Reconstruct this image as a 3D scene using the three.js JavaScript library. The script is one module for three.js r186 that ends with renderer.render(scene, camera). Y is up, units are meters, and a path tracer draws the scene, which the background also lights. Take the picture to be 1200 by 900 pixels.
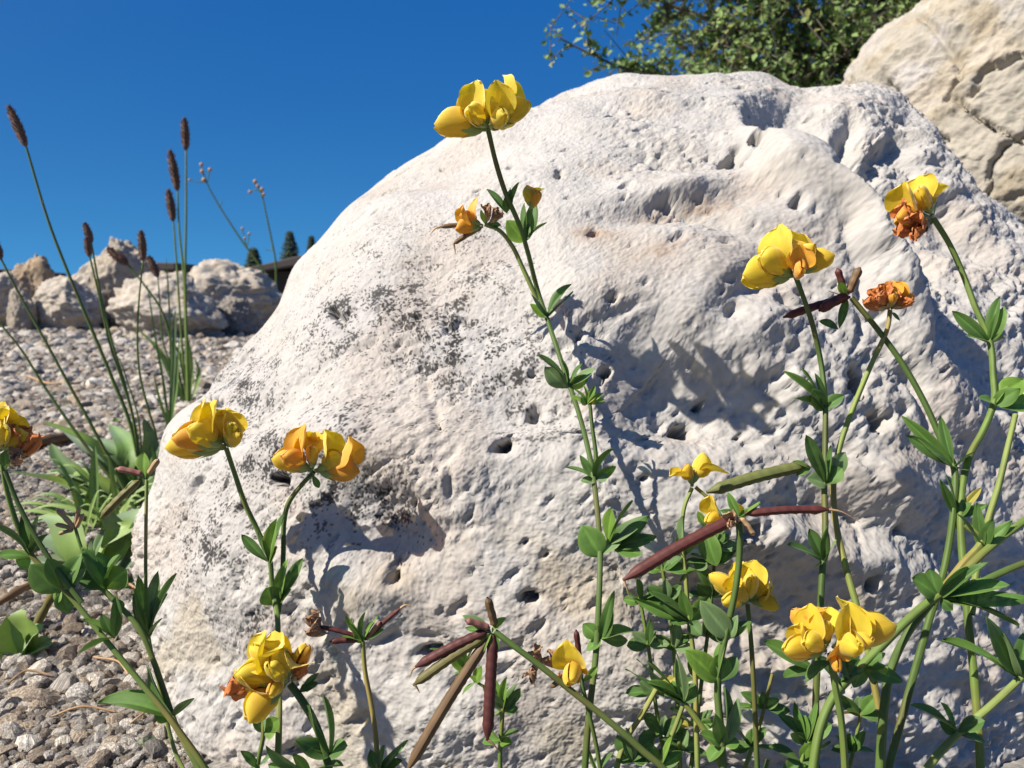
import * as THREE from 'three';
import { ImprovedNoise } from 'three/addons/math/ImprovedNoise.js';
import { mergeGeometries, mergeVertices } from 'three/addons/utils/BufferGeometryUtils.js';

// ---------------------------------------------------------------- camera, sky, sun, exposure
const scene = new THREE.Scene();
const camera = new THREE.PerspectiveCamera(51.06, 4 / 3, 0.01, 600);
camera.position.set(0, 0.22, 0);
camera.rotation.set(-THREE.MathUtils.degToRad(6.06), 0, 0);
camera.focus = 0.35;
camera.userData.fStop = 22;
camera.updateMatrixWorld(true);

const renderer = new THREE.WebGLRenderer({ antialias: true });
renderer.toneMapping = THREE.LinearToneMapping;
renderer.toneMappingExposure = 1.9;
renderer.shadowMap.enabled = true;

const SUN = new THREE.Vector3(-0.66, 0.715, 0.20).normalize();      // towards the sun: high, from the left, a little on this side of the boulder's face
const sun = new THREE.DirectionalLight(new THREE.Color(1, 0.93, 0.825), 5);
sun.position.copy(SUN).multiplyScalar(20); sun.target.position.set(0, 0, -1);
sun.castShadow = true; sun.shadow.mapSize.set(4096, 4096);
Object.assign(sun.shadow.camera, { left: -4, right: 4, top: 4, bottom: -4, near: 1, far: 60 });
scene.add(sun, sun.target);

function makeSky() {                                                // clear air: deep blue overhead, paler towards the horizon, whiter round the sun
  const W = 512, H = 256, data = new Float32Array(W * H * 4);
  for (let j = 0; j < H; j++) for (let i = 0; i < W; i++) {
    const el = ((j + 0.5) / H - 0.5) * Math.PI, az = ((i + 0.5) / W - 0.5) * 2 * Math.PI;
    const dir = new THREE.Vector3(Math.cos(el) * Math.cos(az), Math.sin(el), Math.cos(el) * Math.sin(az));
    const h = Math.exp(-Math.max(0, dir.y) / 0.15);
    const c = Math.max(0, dir.dot(SUN)), glow = 0.075 * c * c * c + 0.10 * Math.pow(c, 6) + 0.5 * Math.pow(c, 60);
    const k = (j * W + i) * 4;
    data[k] = 0.004 + 0.036 * h + glow; data[k + 1] = 0.056 + 0.125 * h + glow; data[k + 2] = 0.212 + 0.155 * h + glow * 1.05; data[k + 3] = 1;
    if (dir.y < 0) { data[k] = 0.07; data[k + 1] = 0.07; data[k + 2] = 0.07; }
  }
  const t = new THREE.DataTexture(data, W, H, THREE.RGBAFormat, THREE.FloatType);
  t.mapping = THREE.EquirectangularReflectionMapping; t.magFilter = THREE.LinearFilter; t.minFilter = THREE.LinearFilter; t.needsUpdate = true;
  return t;
}
scene.background = makeSky();
scene.environment = scene.background;

// ---------------------------------------------------------------- helpers
const V = (x, y, z) => new THREE.Vector3(x, y, z);
function mulberry(a) { return () => { a |= 0; a = a + 0x6D2B79F5 | 0; let t = Math.imul(a ^ a >>> 15, 1 | a); t = t + Math.imul(t ^ t >>> 7, 61 | t) ^ t; return ((t ^ t >>> 14) >>> 0) / 4294967296; }; }
const perlin = new ImprovedNoise();
const N3 = (x, y, z) => perlin.noise(x + 61.3, y + 17.9, z + 103.7);
function fbm(x, y, z, oct, gain = 0.5) { let a = 1, s = 0; for (let o = 0; o < oct; o++) { s += a * N3(x, y, z); x = x * 2.03 + 5.1; y = y * 2.03 + 1.7; z = z * 2.03 + 9.2; a *= gain; } return s; }
const sstep = (a, b, x) => { const t = Math.min(1, Math.max(0, (x - a) / (b - a))); return t * t * (3 - 2 * t); };
function hash(i, j, k, s) { let h = Math.imul(i, 374761393) ^ Math.imul(j, 668265263) ^ Math.imul(k, 2147483647) ^ Math.imul(s, 1274126177); h = Math.imul(h ^ h >>> 13, 1274126177); return ((h ^ h >>> 16) >>> 0) / 4294967296; }
// depth 0..1 of the little round hole that lies at a point, holes strewn one per cell with a chance
function holes(x, y, z, cell, chance, seed) {
  x /= cell; y /= cell; z /= cell;
  const bx = Math.floor(x - 0.5), by = Math.floor(y - 0.5), bz = Math.floor(z - 0.5); let best = 0;
  for (let i = bx; i < bx + 2; i++) for (let j = by; j < by + 2; j++) for (let k = bz; k < bz + 2; k++) {
    if (hash(i, j, k, seed) > chance) continue;
    const dx = x - i - 0.5 - 0.4 * (hash(i, j, k, seed + 1) - 0.5), dy = y - j - 0.5 - 0.4 * (hash(i, j, k, seed + 2) - 0.5), dz = z - k - 0.5 - 0.4 * (hash(i, j, k, seed + 3) - 0.5);
    const r = 0.12 + 0.26 * hash(i, j, k, seed + 4), q = 1 - Math.sqrt(dx * dx + dy * dy + dz * dz) / r;
    if (q > 0) best = Math.max(best, Math.min(1, q * 2.2) * Math.min(1, r * 2.6));
  }
  return best;
}
const FOCAL = 450 / Math.tan(THREE.MathUtils.degToRad(51.06 / 2));
const RIGHT = V(1, 0, 0).applyQuaternion(camera.quaternion), UP = V(0, 1, 0).applyQuaternion(camera.quaternion), AHEAD = V(0, 0, -1).applyQuaternion(camera.quaternion);
const ray = (x, y) => AHEAD.clone().addScaledVector(RIGHT, (x - 600) / FOCAL).addScaledVector(UP, (450 - y) / FOCAL);
const at = (x, y, d) => camera.position.clone().addScaledVector(ray(x, y), d);       // the point seen in that direction, d metres ahead
function seen(p) { const q = p.clone().sub(camera.position), d = q.dot(AHEAD); return [600 + FOCAL * q.dot(RIGHT) / d, 450 - FOCAL * q.dot(UP) / d, d]; }
function groundAt(x, y, level = 0) { const r = ray(x, y); return camera.position.clone().addScaledVector(r, (level - camera.position.y) / r.y); }

const taken = new Map();
function numbered(n) { const k = taken.get(n) || 0; taken.set(n, k + 1); return k ? n + '_' + String(k).padStart(3, '0') : n; }
function mesh(name, geo, mat, parent) { const m = new THREE.Mesh(geo, mat); m.name = name; m.castShadow = m.receiveShadow = true; parent.add(m); return m; }
function tag(o, label, category, group) { o.userData.label = label; o.userData.category = category; if (group) o.userData.group = group; return o; }
function thing(name, label, category, base, group) { const g = new THREE.Group(); g.name = numbered(name); if (base) g.position.copy(base); scene.add(g); g.updateMatrixWorld(true); return tag(g, label, category, group); }
function structure(o) { o.userData.kind = 'structure'; return o; }
function texture(size, fill, srgb, repeat) {
  const d = new Uint8Array(size * size * 4); fill(d, size);
  const t = new THREE.DataTexture(d, size, size, THREE.RGBAFormat); t.magFilter = THREE.LinearFilter; t.minFilter = THREE.LinearMipmapLinearFilter; t.generateMipmaps = true;
  t.wrapS = t.wrapT = repeat ? THREE.RepeatWrapping : THREE.ClampToEdgeWrapping; if (srgb) t.colorSpace = THREE.SRGBColorSpace; t.needsUpdate = true; return t;
}
const toS = v => 255 * (v <= 0.0031308 ? 12.92 * v : 1.055 * Math.pow(Math.max(0, v), 1 / 2.4) - 0.055);

// ---------------------------------------------------------------- boulders
// A closed boulder on an oval plan: outline = its outline as rays, set = metres ahead, front/back = how far it bulges to this side and to the far one.
// carve(x, y, p, n) gives the relief in metres, paint(x, y, p) its colour [r, g, b, relief of the fine grain].
function boulder(o) {
  const N = o.n, M = N + 1, axis = ray(o.cx, o.cy), D = o.set * axis.length(); axis.normalize();
  const eu = V(0, 1, 0).cross(axis).multiplyScalar(-1).normalize(), ev = eu.clone().cross(axis).normalize(); if (ev.y < 0) ev.negate(); 
  const C = camera.position.clone().addScaledVector(axis, D);
  const rim = o.outline.map(([x, y]) => { const r = ray(x, y), k = r.dot(axis); return [Math.atan2(r.dot(ev) / k, r.dot(eu) / k), Math.hypot(r.dot(ev), r.dot(eu)) / k]; }).sort((a, b) => a[0] - b[0]);
  const rimAt = f => { let i = rim.findIndex(q => q[0] > f), a, b; if (i <= 0) { a = rim[rim.length - 1]; b = rim[0]; const A = i === 0 ? a[0] - 2 * Math.PI : a[0], B = i === 0 ? b[0] : b[0] + 2 * Math.PI, t = (f - A) / (B - A); return a[1] + (b[1] - a[1]) * t; } a = rim[i - 1]; b = rim[i]; return a[1] + (b[1] - a[1]) * (f - a[0]) / (b[0] - a[0]); };
  const K = 1440, R = new Float32Array(K), PP = new Float32Array(K), DZ = new Float32Array(K);
  for (let k = 0; k < K; k++) {
    const f = (k / K) * 2 * Math.PI - Math.PI; let t = 0; for (let q = -4; q <= 4; q++) { let g = f + q * 0.012; if (g > Math.PI) g -= 2 * Math.PI; if (g < -Math.PI) g += 2 * Math.PI; t += rimAt(g) / 9; }
    PP[k] = o.p(f); DZ[k] = o.recede(f); let best = 0;
    for (let q = 1; q <= 60; q++) { const S = Math.sin(q / 60 * Math.PI / 2), c = Math.pow(Math.max(0, 1 - Math.pow(S, PP[k])), 1 / PP[k]); best = Math.max(best, S / (D - o.front * c + DZ[k] * S)); }
    R[k] = t / best;
  }
  const look = (A, f) => { const q = (f + Math.PI) / (2 * Math.PI) * K, i = Math.floor(q), w = q - i; return A[(i + K) % K] * (1 - w) + A[(i + 1) % K] * w; };
  const pos = new Float32Array(M * M * 3), face = new Float32Array(M * M * 2), nor = new Float32Array(M * M * 3), uv = new Float32Array(M * M * 2);
  const p = V(), edge = 0.86;
  for (let j = 0; j < M; j++) for (let i = 0; i < M; i++) {
    const a = 2 * i / N - 1, b = 2 * j / N - 1, x = a * Math.sqrt(1 - b * b / 2), y = b * Math.sqrt(1 - a * a / 2), rho = Math.min(1, Math.hypot(x, y)), f = Math.atan2(y, x);
    const th = rho < edge ? rho / edge * Math.PI * 0.54 : Math.PI * (0.54 + 0.46 * (rho - edge) / (1 - edge));
    const S = Math.sin(th), pw = look(PP, f), c = Math.pow(Math.max(0, 1 - Math.pow(S, pw)), 1 / pw), rr = look(R, f) * S, dz = look(DZ, f) * S;
    p.copy(C).addScaledVector(axis, dz + (th <= Math.PI / 2 ? -o.front * c : o.back * c)).addScaledVector(eu, Math.cos(f) * rr).addScaledVector(ev, Math.sin(f) * rr);
    const k = j * M + i; pos[k * 3] = p.x; pos[k * 3 + 1] = p.y; pos[k * 3 + 2] = p.z; uv[k * 2] = i / N; uv[k * 2 + 1] = j / N;
    const s = seen(p); face[k * 2] = s[0]; face[k * 2 + 1] = s[1];
  }
  const e1 = V(), e2 = V(), n = V(), base = pos.slice();
  const get = (k, out) => out.set(base[k * 3], base[k * 3 + 1], base[k * 3 + 2]);
  const q1 = V(), q2 = V();
  for (let j = 0; j < M; j++) for (let i = 0; i < M; i++) {
    const k = j * M + i, s = 2;
    get(j * M + Math.min(N, i + s), q1); get(j * M + Math.max(0, i - s), q2); e1.copy(q1).sub(q2);
    get(Math.min(N, j + s) * M + i, q1); get(Math.max(0, j - s) * M + i, q2); e2.copy(q1).sub(q2);
    n.crossVectors(e1, e2).normalize(); get(k, p);
    if (!(n.lengthSq() > 0.5)) n.copy(axis); 
    if (n.dot(q1.copy(p).sub(C)) < 0) n.negate();
    const d = o.carve(face[k * 2], face[k * 2 + 1], p, n) ;
    pos[k * 3] = p.x + n.x * d; pos[k * 3 + 1] = p.y + n.y * d; pos[k * 3 + 2] = p.z + n.z * d;
  }
  const idx = new Uint32Array(N * N * 6); let w = 0;
  for (let j = 0; j < N; j++) for (let i = 0; i < N; i++) { const a = j * M + i, b = a + 1, c = a + M, d = c + 1; idx[w++] = a; idx[w++] = b; idx[w++] = d; idx[w++] = a; idx[w++] = d; idx[w++] = c; }
  const g = new THREE.BufferGeometry(); g.setAttribute('position', new THREE.BufferAttribute(pos, 3)); g.setAttribute('uv', new THREE.BufferAttribute(uv, 2)); g.setIndex(new THREE.BufferAttribute(idx, 1)); g.computeVertexNormals();
  // does the winding face outwards?
  { const k = (M >> 1) * M + (M >> 1), nn = g.attributes.normal; if (V(nn.getX(k), nn.getY(k), nn.getZ(k)).dot(axis) > 0) { for (let t = 0; t < idx.length; t += 3) { const u = idx[t]; idx[t] = idx[t + 1]; idx[t + 1] = u; } g.computeVertexNormals(); } }
  const T = o.tex, colour = new Uint8Array(T * T * 4), grain = new Uint8Array(T * T * 4);
  const sample = (i, j, S) => { const x = (i + 0.5) / S * N, y = (j + 0.5) / S * N, xi = Math.max(0, Math.min(N - 1, Math.floor(x))), yi = Math.max(0, Math.min(N - 1, Math.floor(y))), fx = x - xi, fy = y - yi, a = yi * M + xi;
    const L = (A, s, c) => (A[a * s + c] * (1 - fx) + A[(a + 1) * s + c] * fx) * (1 - fy) + (A[(a + M) * s + c] * (1 - fx) + A[(a + M + 1) * s + c] * fx) * fy;
    p.set(L(base, 3, 0), L(base, 3, 1), L(base, 3, 2)); return [L(face, 2, 0), L(face, 2, 1)]; };
  const Q = T / 4 + 1, B = o.broad ? new Float32Array(Q * Q * 6) : null, low = new Float32Array(6);   // slow changes are worked out once per 4 x 4 texels
  if (B) for (let j = 0; j < Q; j++) for (let i = 0; i < Q; i++) { const f = sample(i * 4 - 0.5, j * 4 - 0.5, T); B.set(o.broad(f[0], f[1], p), (j * Q + i) * 6); }
  for (let j = 0; j < T; j++) for (let i = 0; i < T; i++) {
    const f = sample(i, j, T), rho = Math.hypot(2 * i / T - 1, 2 * j / T - 1), k = (j * T + i) * 4;
    if (B) { const x = i / 4, y = j / 4, xi = Math.floor(x), yi = Math.floor(y), fx = x - xi, fy = y - yi, q = (yi * Q + xi) * 6; for (let c = 0; c < 6; c++) low[c] = (B[q + c] * (1 - fx) + B[q + 6 + c] * fx) * (1 - fy) + (B[q + Q * 6 + c] * (1 - fx) + B[q + Q * 6 + 6 + c] * fx) * fy; }
    const c = o.paint(f[0], f[1], p, rho > 1.0 || f[0] > 1420 || f[1] > 1020, low);
    colour[k] = toS(c[0]); colour[k + 1] = toS(c[1]); colour[k + 2] = toS(c[2]); colour[k + 3] = 255;
    grain[k] = grain[k + 1] = grain[k + 2] = 255 * Math.min(1, Math.max(0, c[3])); grain[k + 3] = 255;
  }
  const tex = (d, srgb) => { const t = new THREE.DataTexture(d, T, T, THREE.RGBAFormat); t.magFilter = THREE.LinearFilter; t.minFilter = THREE.LinearFilter; if (srgb) t.colorSpace = THREE.SRGBColorSpace; t.needsUpdate = true; return t; };
  const mat = new THREE.MeshStandardMaterial({ map: tex(colour, true), bumpMap: tex(grain, false), bumpScale: o.grain, roughness: 0.92 });
  const m = mesh(numbered(o.name), g, mat, scene);
  m.userData.depth = (() => { // how far ahead its face lies, for standing plants before it
    const map = new Float32Array(300 * 225).fill(9); const v = V();
    for (let k = 0; k < M * M; k++) { v.set(pos[k * 3], pos[k * 3 + 1], pos[k * 3 + 2]); const s = seen(v), X = Math.floor(s[0] / 4), Y = Math.floor(s[1] / 4); if (X >= 0 && Y >= 0 && X < 300 && Y < 225) map[Y * 300 + X] = Math.min(map[Y * 300 + X], s[2]); }
    return map;
  })();
  return m;
}
const bump = (x, y, cx, cy, rx, ry, turn = 0) => { const c = Math.cos(turn), s = Math.sin(turn), dx = x - cx, dy = y - cy, u = (dx * c + dy * s) / rx, v = (-dx * s + dy * c) / ry; return Math.exp(-(u * u + v * v)); };
// signed distance to a polyline: [distance, side (+ on its right when walking), fraction along]
function toLine(x, y, line) {
  let best = 1e9, side = 0, along = 0;
  for (let i = 0; i + 1 < line.length; i++) {
    const [ax, ay] = line[i], [bx, by] = line[i + 1], dx = bx - ax, dy = by - ay, t = Math.min(1, Math.max(0, ((x - ax) * dx + (y - ay) * dy) / (dx * dx + dy * dy)));
    const ex = x - ax - dx * t, ey = y - ay - dy * t, d = Math.hypot(ex, ey);
    if (d < best) { best = d; side = dx * ey - dy * ex; along = (i + t) / (line.length - 1); }
  }
  return [best, side, along];
}
// ---------------------------------------------------------------- the white limestone boulder
const outline = [[182, 905], [188, 830], [180, 760], [170, 690], [172, 620], [186, 575], [188, 530], [200, 500], [222, 478], [252, 440], [288, 395], [322, 345], [345, 312], [372, 285], [430, 238], [500, 188], [560, 155], [620, 126], [690, 104], [760, 94], [832, 88], [890, 96], [940, 101], [1004, 96], [1050, 106], [1090, 132], [1120, 162], [1146, 194], [1178, 236], [1216, 276], [1270, 380], [1310, 520], [1320, 700], [1280, 900], [1180, 1040], [960, 1110], [690, 1130], [420, 1100], [230, 1010]];
const valley = [[866, 112], [900, 142], [942, 170], [985, 203], [1020, 243], [1058, 300], [1100, 370], [1160, 460]];
const furrows = [[[930, 112], [965, 150], [1000, 190], [1030, 222], [1075, 275]], [[985, 108], [1020, 140], [1050, 175], [1085, 215], [1130, 275], [1190, 350]], [[1050, 130], [1085, 165], [1110, 200], [1150, 255], [1200, 320]]];
const pits = [[820, 482, 15, 12, 0.011], [846, 449, 8, 8, 0.006], [585, 514, 15, 14, 0.008], [465, 670, 12, 13, 0.012], [1034, 488, 13, 13, 0.010], [1008, 443, 9, 20, 0.010], [855, 187, 17, 11, 0.007], [884, 183, 13, 11, 0.007], [242, 466, 14, 9, 0.006], [628, 480, 12, 16, 0.003], [712, 420, 10, 6, 0.006], [700, 266, 12, 6, 0.004], [690, 380, 20, 8, 0.004], [320, 565, 12, 9, 0.006], [622, 425, 8, 6, 0.003], [940, 330, 9, 7, 0.004], [935, 245, 7, 6, 0.004], [395, 372, 14, 7, 0.003], [475, 590, 10, 6, 0.003], [625, 700, 12, 10, 0.005], [345, 880, 18, 12, 0.006], [880, 500, 6, 5, 0.004], [1145, 690, 8, 8, 0.005], [1032, 690, 8, 8, 0.006], [1075, 620, 10, 8, 0.005], [780, 235, 20, 7, 0.003], [715, 355, 8, 5, .004], [560, 230, 4, 3, .003], [650, 198, 5, 4, .003], [597, 190, 4, 3, .002], [515, 195, 4, 3, .002], [640, 650, 9, 5, .003], [610, 640, 6, 4, .002], [500, 770, 18, 8, .004], [880, 625, 22, 10, .003], [760, 560, 6, 5, .003]];
const cracks = [[[[488, 430], [508, 480], [524, 545], [530, 600]], 4, 0.004], [[[330, 440], [370, 425], [420, 400], [470, 372]], 4, 0.003], [[[640, 405], [700, 372], [760, 350]], 5, 0.004], [[[860, 560], [930, 590], [1000, 600], [1060, 640]], 5, 0.006], [[[380, 770], [460, 740], [540, 770], [620, 760]], 5, 0.005], [[[900, 420], [930, 470], [990, 510], [1040, 570]], 5, 0.005], [[[1060, 420], [1090, 500], [1140, 580]], 6, 0.006], [[[700, 640], [740, 700], [800, 730]], 5, 0.004], [[[560, 640], [580, 700], [570, 780]], 4, 0.003], [[[960, 250], [1000, 320], [1010, 400]], 6, 0.006]];
function carveMain(x, y, p) {
  const X = p.x, Y = p.y, Z = p.z;
  let d = 0.013 * N3(X * 9, Y * 9, Z * 9) + 0.0065 * N3(X * 20 + 7, Y * 20, Z * 20);
  // the ridge that falls from the top to the right, with furrowed ground beyond it
  const wx = 14 * N3(X * 30, Y * 30, Z * 30 + 3), wy = 14 * N3(X * 30 + 9, Y * 30, Z * 30);
  const lip = sstep(94, 128, y), [dv, sv, av] = toLine(x + wx, y + wy, valley), ss = sv > 0 ? -dv : dv, ends = sstep(0, 0.2, av) * (1 - 0.7 * sstep(0.6, 1, av));   // ss > 0 on the upper right
  d -= 0.066 * lip * ends * Math.exp(-Math.pow(ss / (ss < 0 ? 15 : 88), 2));
  d += 0.022 * lip * ends * Math.exp(-Math.pow((ss + 36) / 20, 2));
  for (const f of furrows) { const [df, , af] = toLine(x + wx, y + wy, f); d -= 0.022 * lip * Math.exp(-Math.pow(df / 15, 2)) * sstep(0, 0.15, af) * (1 - 0.6 * sstep(0.6, 1, af)); }
  // hollows and swells
  d -= 0.024 * bump(x, y, 825, 460, 95, 66, 0.45) + 0.006 * bump(x, y, 760, 385, 60, 45, 0.6);
  d += 0.007 * bump(x, y, 700, 345, 90, 35, 0.3) + 0.008 * bump(x, y, 890, 385, 60, 30, -0.5) + 0.006 * bump(x, y, 930, 270, 60, 40, 0.5);
  d -= 0.009 * bump(x, y, 800, 245, 120, 15, -0.12) - 0.006 * bump(x, y, 800, 222, 130, 14, -0.12);
  d -= 0.009 * bump(x, y, 900, 320, 50, 16, -0.5) + 0.006 * bump(x, y, 845, 262, 60, 10, 0.2);
  d += 0.008 * bump(x, y, 360, 510, 70, 30, 0.1) - 0.018 * bump(x, y, 450, 620, 95, 46, 0.55);
  d -= 0.006 * bump(x, y, 590, 480, 50, 40) + 0.005 * bump(x, y, 500, 330, 110, 40, -0.5);
  d += 0.012 * bump(x, y, 890, 850, 60, 50, 0.2) - 0.012 * bump(x, y, 870, 760, 130, 50, 0.2) + 0.008 * bump(x, y, 540, 830, 90, 60);
  d -= 0.010 * bump(x, y, 980, 600, 120, 50, 0.3) - 0.007 * bump(x, y, 1050, 560, 60, 30, 0.5) + 0.012 * bump(x, y, 300, 480, 20, 60, 0.9);
  d -= 0.016 * bump(x, y, 920, 720, 170, 60, 0.15) + 0.012 * bump(x, y, 1090, 640, 90, 45, 0.3) - 0.008 * bump(x, y, 960, 640, 150, 24, 0.2);
  for (const [cx, cy, rx0, ry0, a] of pits) if (Math.abs(x - cx) < rx0 * 3 && Math.abs(y - cy) < ry0 * 3) { const rx = rx0 * 0.85, ry = ry0 * 0.85, b = bump(x + wx * 0.9, y + wy * 0.9, cx, cy, rx, ry) + 0.75 * fbm(X * 90, Y * 90, Z * 90, 2, 0.6) * sstep(0.05, 0.3, bump(x, y, cx, cy, rx, ry)); d -= a * (0.5 * sstep(0.08, 0.5, b) + 2.2 * sstep(0.5, 0.68, b)); }
  // ledges and cracks
  for (const [line, w, a] of cracks) { const [dc, , ac] = toLine(x + wx * 0.8, y + wy * 0.8, line); if (dc < w * 3) d -= a * Math.exp(-Math.pow(dc / w, 2)) * sstep(0, 0.1, ac) * sstep(1, 0.9, ac) * sstep(-0.5, 0.1, N3(X * 60, Y * 60, Z * 60 + 7)); }
  const rough = 0.16 + 0.62 * sstep(-0.15, 0.40, N3(X * 11 + 30, Y * 11, Z * 11)) + 0.7 * sstep(880, 1010, x + 0.4 * y - 120) + 0.35 * sstep(540, 760, y) - 0.25 * sstep(330, 180, y) * sstep(760, 640, x) + 0.45 * bump(x, y, 830, 420, 130, 110);
  d += rough * (0.0034 * (0.35 - Math.abs(N3(X * 34 + 5, Y * 40, Z * 34))) + 0.0018 * fbm(X * 75, Y * 75, Z * 75, 3, 0.5));
  const terr = N3(X * 40 + 11, Y * 60, Z * 40) + 0.5 * N3(X * 80 + 11, Y * 120, Z * 80); d += 0.0036 * (Math.round(terr * 4) / 4 - terr) * rough;
  const flake = N3(X * 120, Y * 150 + 8, Z * 120) + 0.5 * N3(X * 260, Y * 260, Z * 260); d += 0.0011 * (Math.round(flake * 3) / 3 - 0.8 * flake) * rough;
  // broken crust: fine ragged crevices in patches
  const qx = 0.012 * N3(X * 50 + 2, Y * 50, Z * 50), qy = 0.012 * N3(X * 50, Y * 50 + 6, Z * 50), crust = sstep(-0.2, 0.25, N3(X * 16 + 8, Y * 16, Z * 16 + 3)) * (0.35 + rough);
  const c1 = 1 - 2.6 * Math.abs(N3((X + qx) * 58, (Y + qy) * 74, Z * 58)), c2 = 1 - 2.4 * Math.abs(N3((X + qy) * 150, (Y + qx) * 170, Z * 150 + 5));
  if (c1 > 0) d -= 0.0020 * c1 * c1 * c1 * crust; if (c2 > 0) d -= 0.0012 * c2 * c2 * crust;
  const rx_ = 0.0016 * N3(X * 260, Y * 260, Z * 260) + 0.0011 * N3(X * 620, Y * 620, Z * 620), ry_ = 0.0016 * N3(X * 260 + 4, Y * 260, Z * 260 + 9) + 0.0011 * N3(X * 620, Y * 620 + 7, Z * 620);
  const E = (X * 0.8 + Y * 0.6) * 0.42 + rx_, F = -X * 0.6 + Y * 0.8 + ry_;           // weathering runs up to the right
  d -= 0.0050 * holes(E, F, Z, 0.015, 0.16 + 0.3 * Math.min(1.2, rough), 11) + 0.0034 * holes(E * 1.3, F, Z, 0.0075, 0.12 + 0.38 * Math.min(1, rough), 23) + 0.0017 * holes(X + rx_, Y + ry_, Z, 0.0045, 0.15 + 0.35 * Math.min(1, rough), 37);
  return d;
}
const lichen = [[540, 400, 130, 70, 0.5, 1], [470, 360, 100, 40, -0.3, 0.9], [420, 590, 80, 50, 0.3, 1], [260, 630, 50, 60, 0.4, 0.9], [280, 440, 50, 40, -0.8, 0.9], [320, 540, 80, 50, 0.2, 1], [400, 500, 60, 40, 0, 0.8], [390, 380, 60, 40, -0.4, 0.9], [300, 730, 50, 30, 0, 0.6], [560, 290, 60, 30, 0.3, 0.5]];
function broadMain(x, y, p) {
  const X = p.x, Y = p.y, Z = p.z, big = fbm(X * 13, Y * 13, Z * 13, 3), mid = fbm(X * 45 + 3, Y * 45, Z * 45, 3);
  const pink = sstep(0.05, 0.5, big + 0.25 * mid) * 0.7, cream = sstep(0.15, 0.55, fbm(X * 20 + 40, Y * 20, Z * 20, 2)) * (0.25 + 0.75 * sstep(560, 760, y + 60 * mid));
  const stain = Math.max(bump(x, y, 805, 248, 90, 14, -0.12), bump(x, y, 770, 300, 50, 10, -0.3), bump(x, y, 695, 270, 40, 10, 0));
  let m = 0; for (const q of lichen) if (Math.abs(x - q[0]) < 2.4 * Math.max(q[2], q[3]) && Math.abs(y - q[1]) < 2.4 * Math.max(q[2], q[3])) m = Math.max(m, q[5] * bump(x, y, q[0], q[1], q[2], q[3], q[4]));
  return [mid, pink, cream, stain, m, (0.5 + 0.45 * m) * N3(X * 110, Y * 110 + 4, Z * 110) + 0.3 * N3(X * 45, Y * 45, Z * 45 + 8)];
}
function paintMain(x, y, p, hidden, [mid, pink, cream, stain0, m, patch]) {
  const X = p.x, Y = p.y, Z = p.z;
  if (hidden) { const v = 0.36 * (1 + 0.1 * mid); return [v, v * 0.95, v * 0.9, 0.5]; }
  const fine = fbm(X * 240, Y * 240, Z * 240, 3, 0.6), s1 = N3(X * 430 + 9, Y * 430, Z * 430), s2 = N3(X * 860, Y * 860 + 3, Z * 860);
  let v = 0.86 + 0.10 * mid + 0.11 * fine, r = 0.400 * v, g = 0.380 * v, b = 0.352 * v;
  r *= 1 - 0.03 * pink; g *= 1 - 0.10 * pink; b *= 1 - 0.16 * pink;
  r *= 1 - 0.04 * cream; g *= 1 - 0.09 * cream; b *= 1 - 0.20 * cream;
  const stain = stain0 * sstep(-0.4, 0.3, mid + fine * 0.6); r *= 1 - 0.28 * stain; g *= 1 - 0.42 * stain; b *= 1 - 0.52 * stain;
  const s3 = N3(X * 1500 + 6, Y * 1500, Z * 1500), speck = 0.62 * s1 + 0.75 * s2 + 0.45 * s3 + patch;
  const dark = Math.max(sstep(0.60 - 0.54 * m, 0.69 - 0.50 * m, speck) * (0.72 + 0.28 * m) * sstep(0.03, 0.15, m), 0.85 * sstep(0.54, 0.64, 0.8 * s1 + 0.5 * s2 + 0.25 * fine) * sstep(0, 0.25, patch) * sstep(0.05, 0.3, m));
  const grey = 0.26 * m * sstep(-0.2, 0.5, mid + 0.5 * fine), k = (1 - grey) * (1 - 0.96 * dark);
  return [r * k, g * k, b * k * (1 + 0.03 * m), 0.5 + 0.24 * fine + 0.22 * s2 + 0.10 * s1 - 0.25 * dark];
}
const boulderMain = boulder({
  name: 'limestone_boulder', n: 800, tex: 1664, cx: 700, cy: 500, set: 0.69, front: 0.29, back: 0.30, outline,
  p: f => 2.35 + 0.9 * Math.max(0, -Math.sin(f)) - 0.40 * Math.max(0, Math.sin(f)) - 0.55 * Math.max(0, Math.cos(f - 0.3)), recede: f => 0.14 * Math.max(0, Math.sin(f)) - 0.03 * Math.max(0, -Math.sin(f)) + 0.10 * Math.max(0, Math.cos(f - 0.2)), carve: carveMain, broad: broadMain, paint: paintMain, grain: 0.0020,
});
tag(boulderMain, 'large rounded white limestone boulder with black lichen specks and pits behind the yellow flowers', 'boulder');
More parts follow.
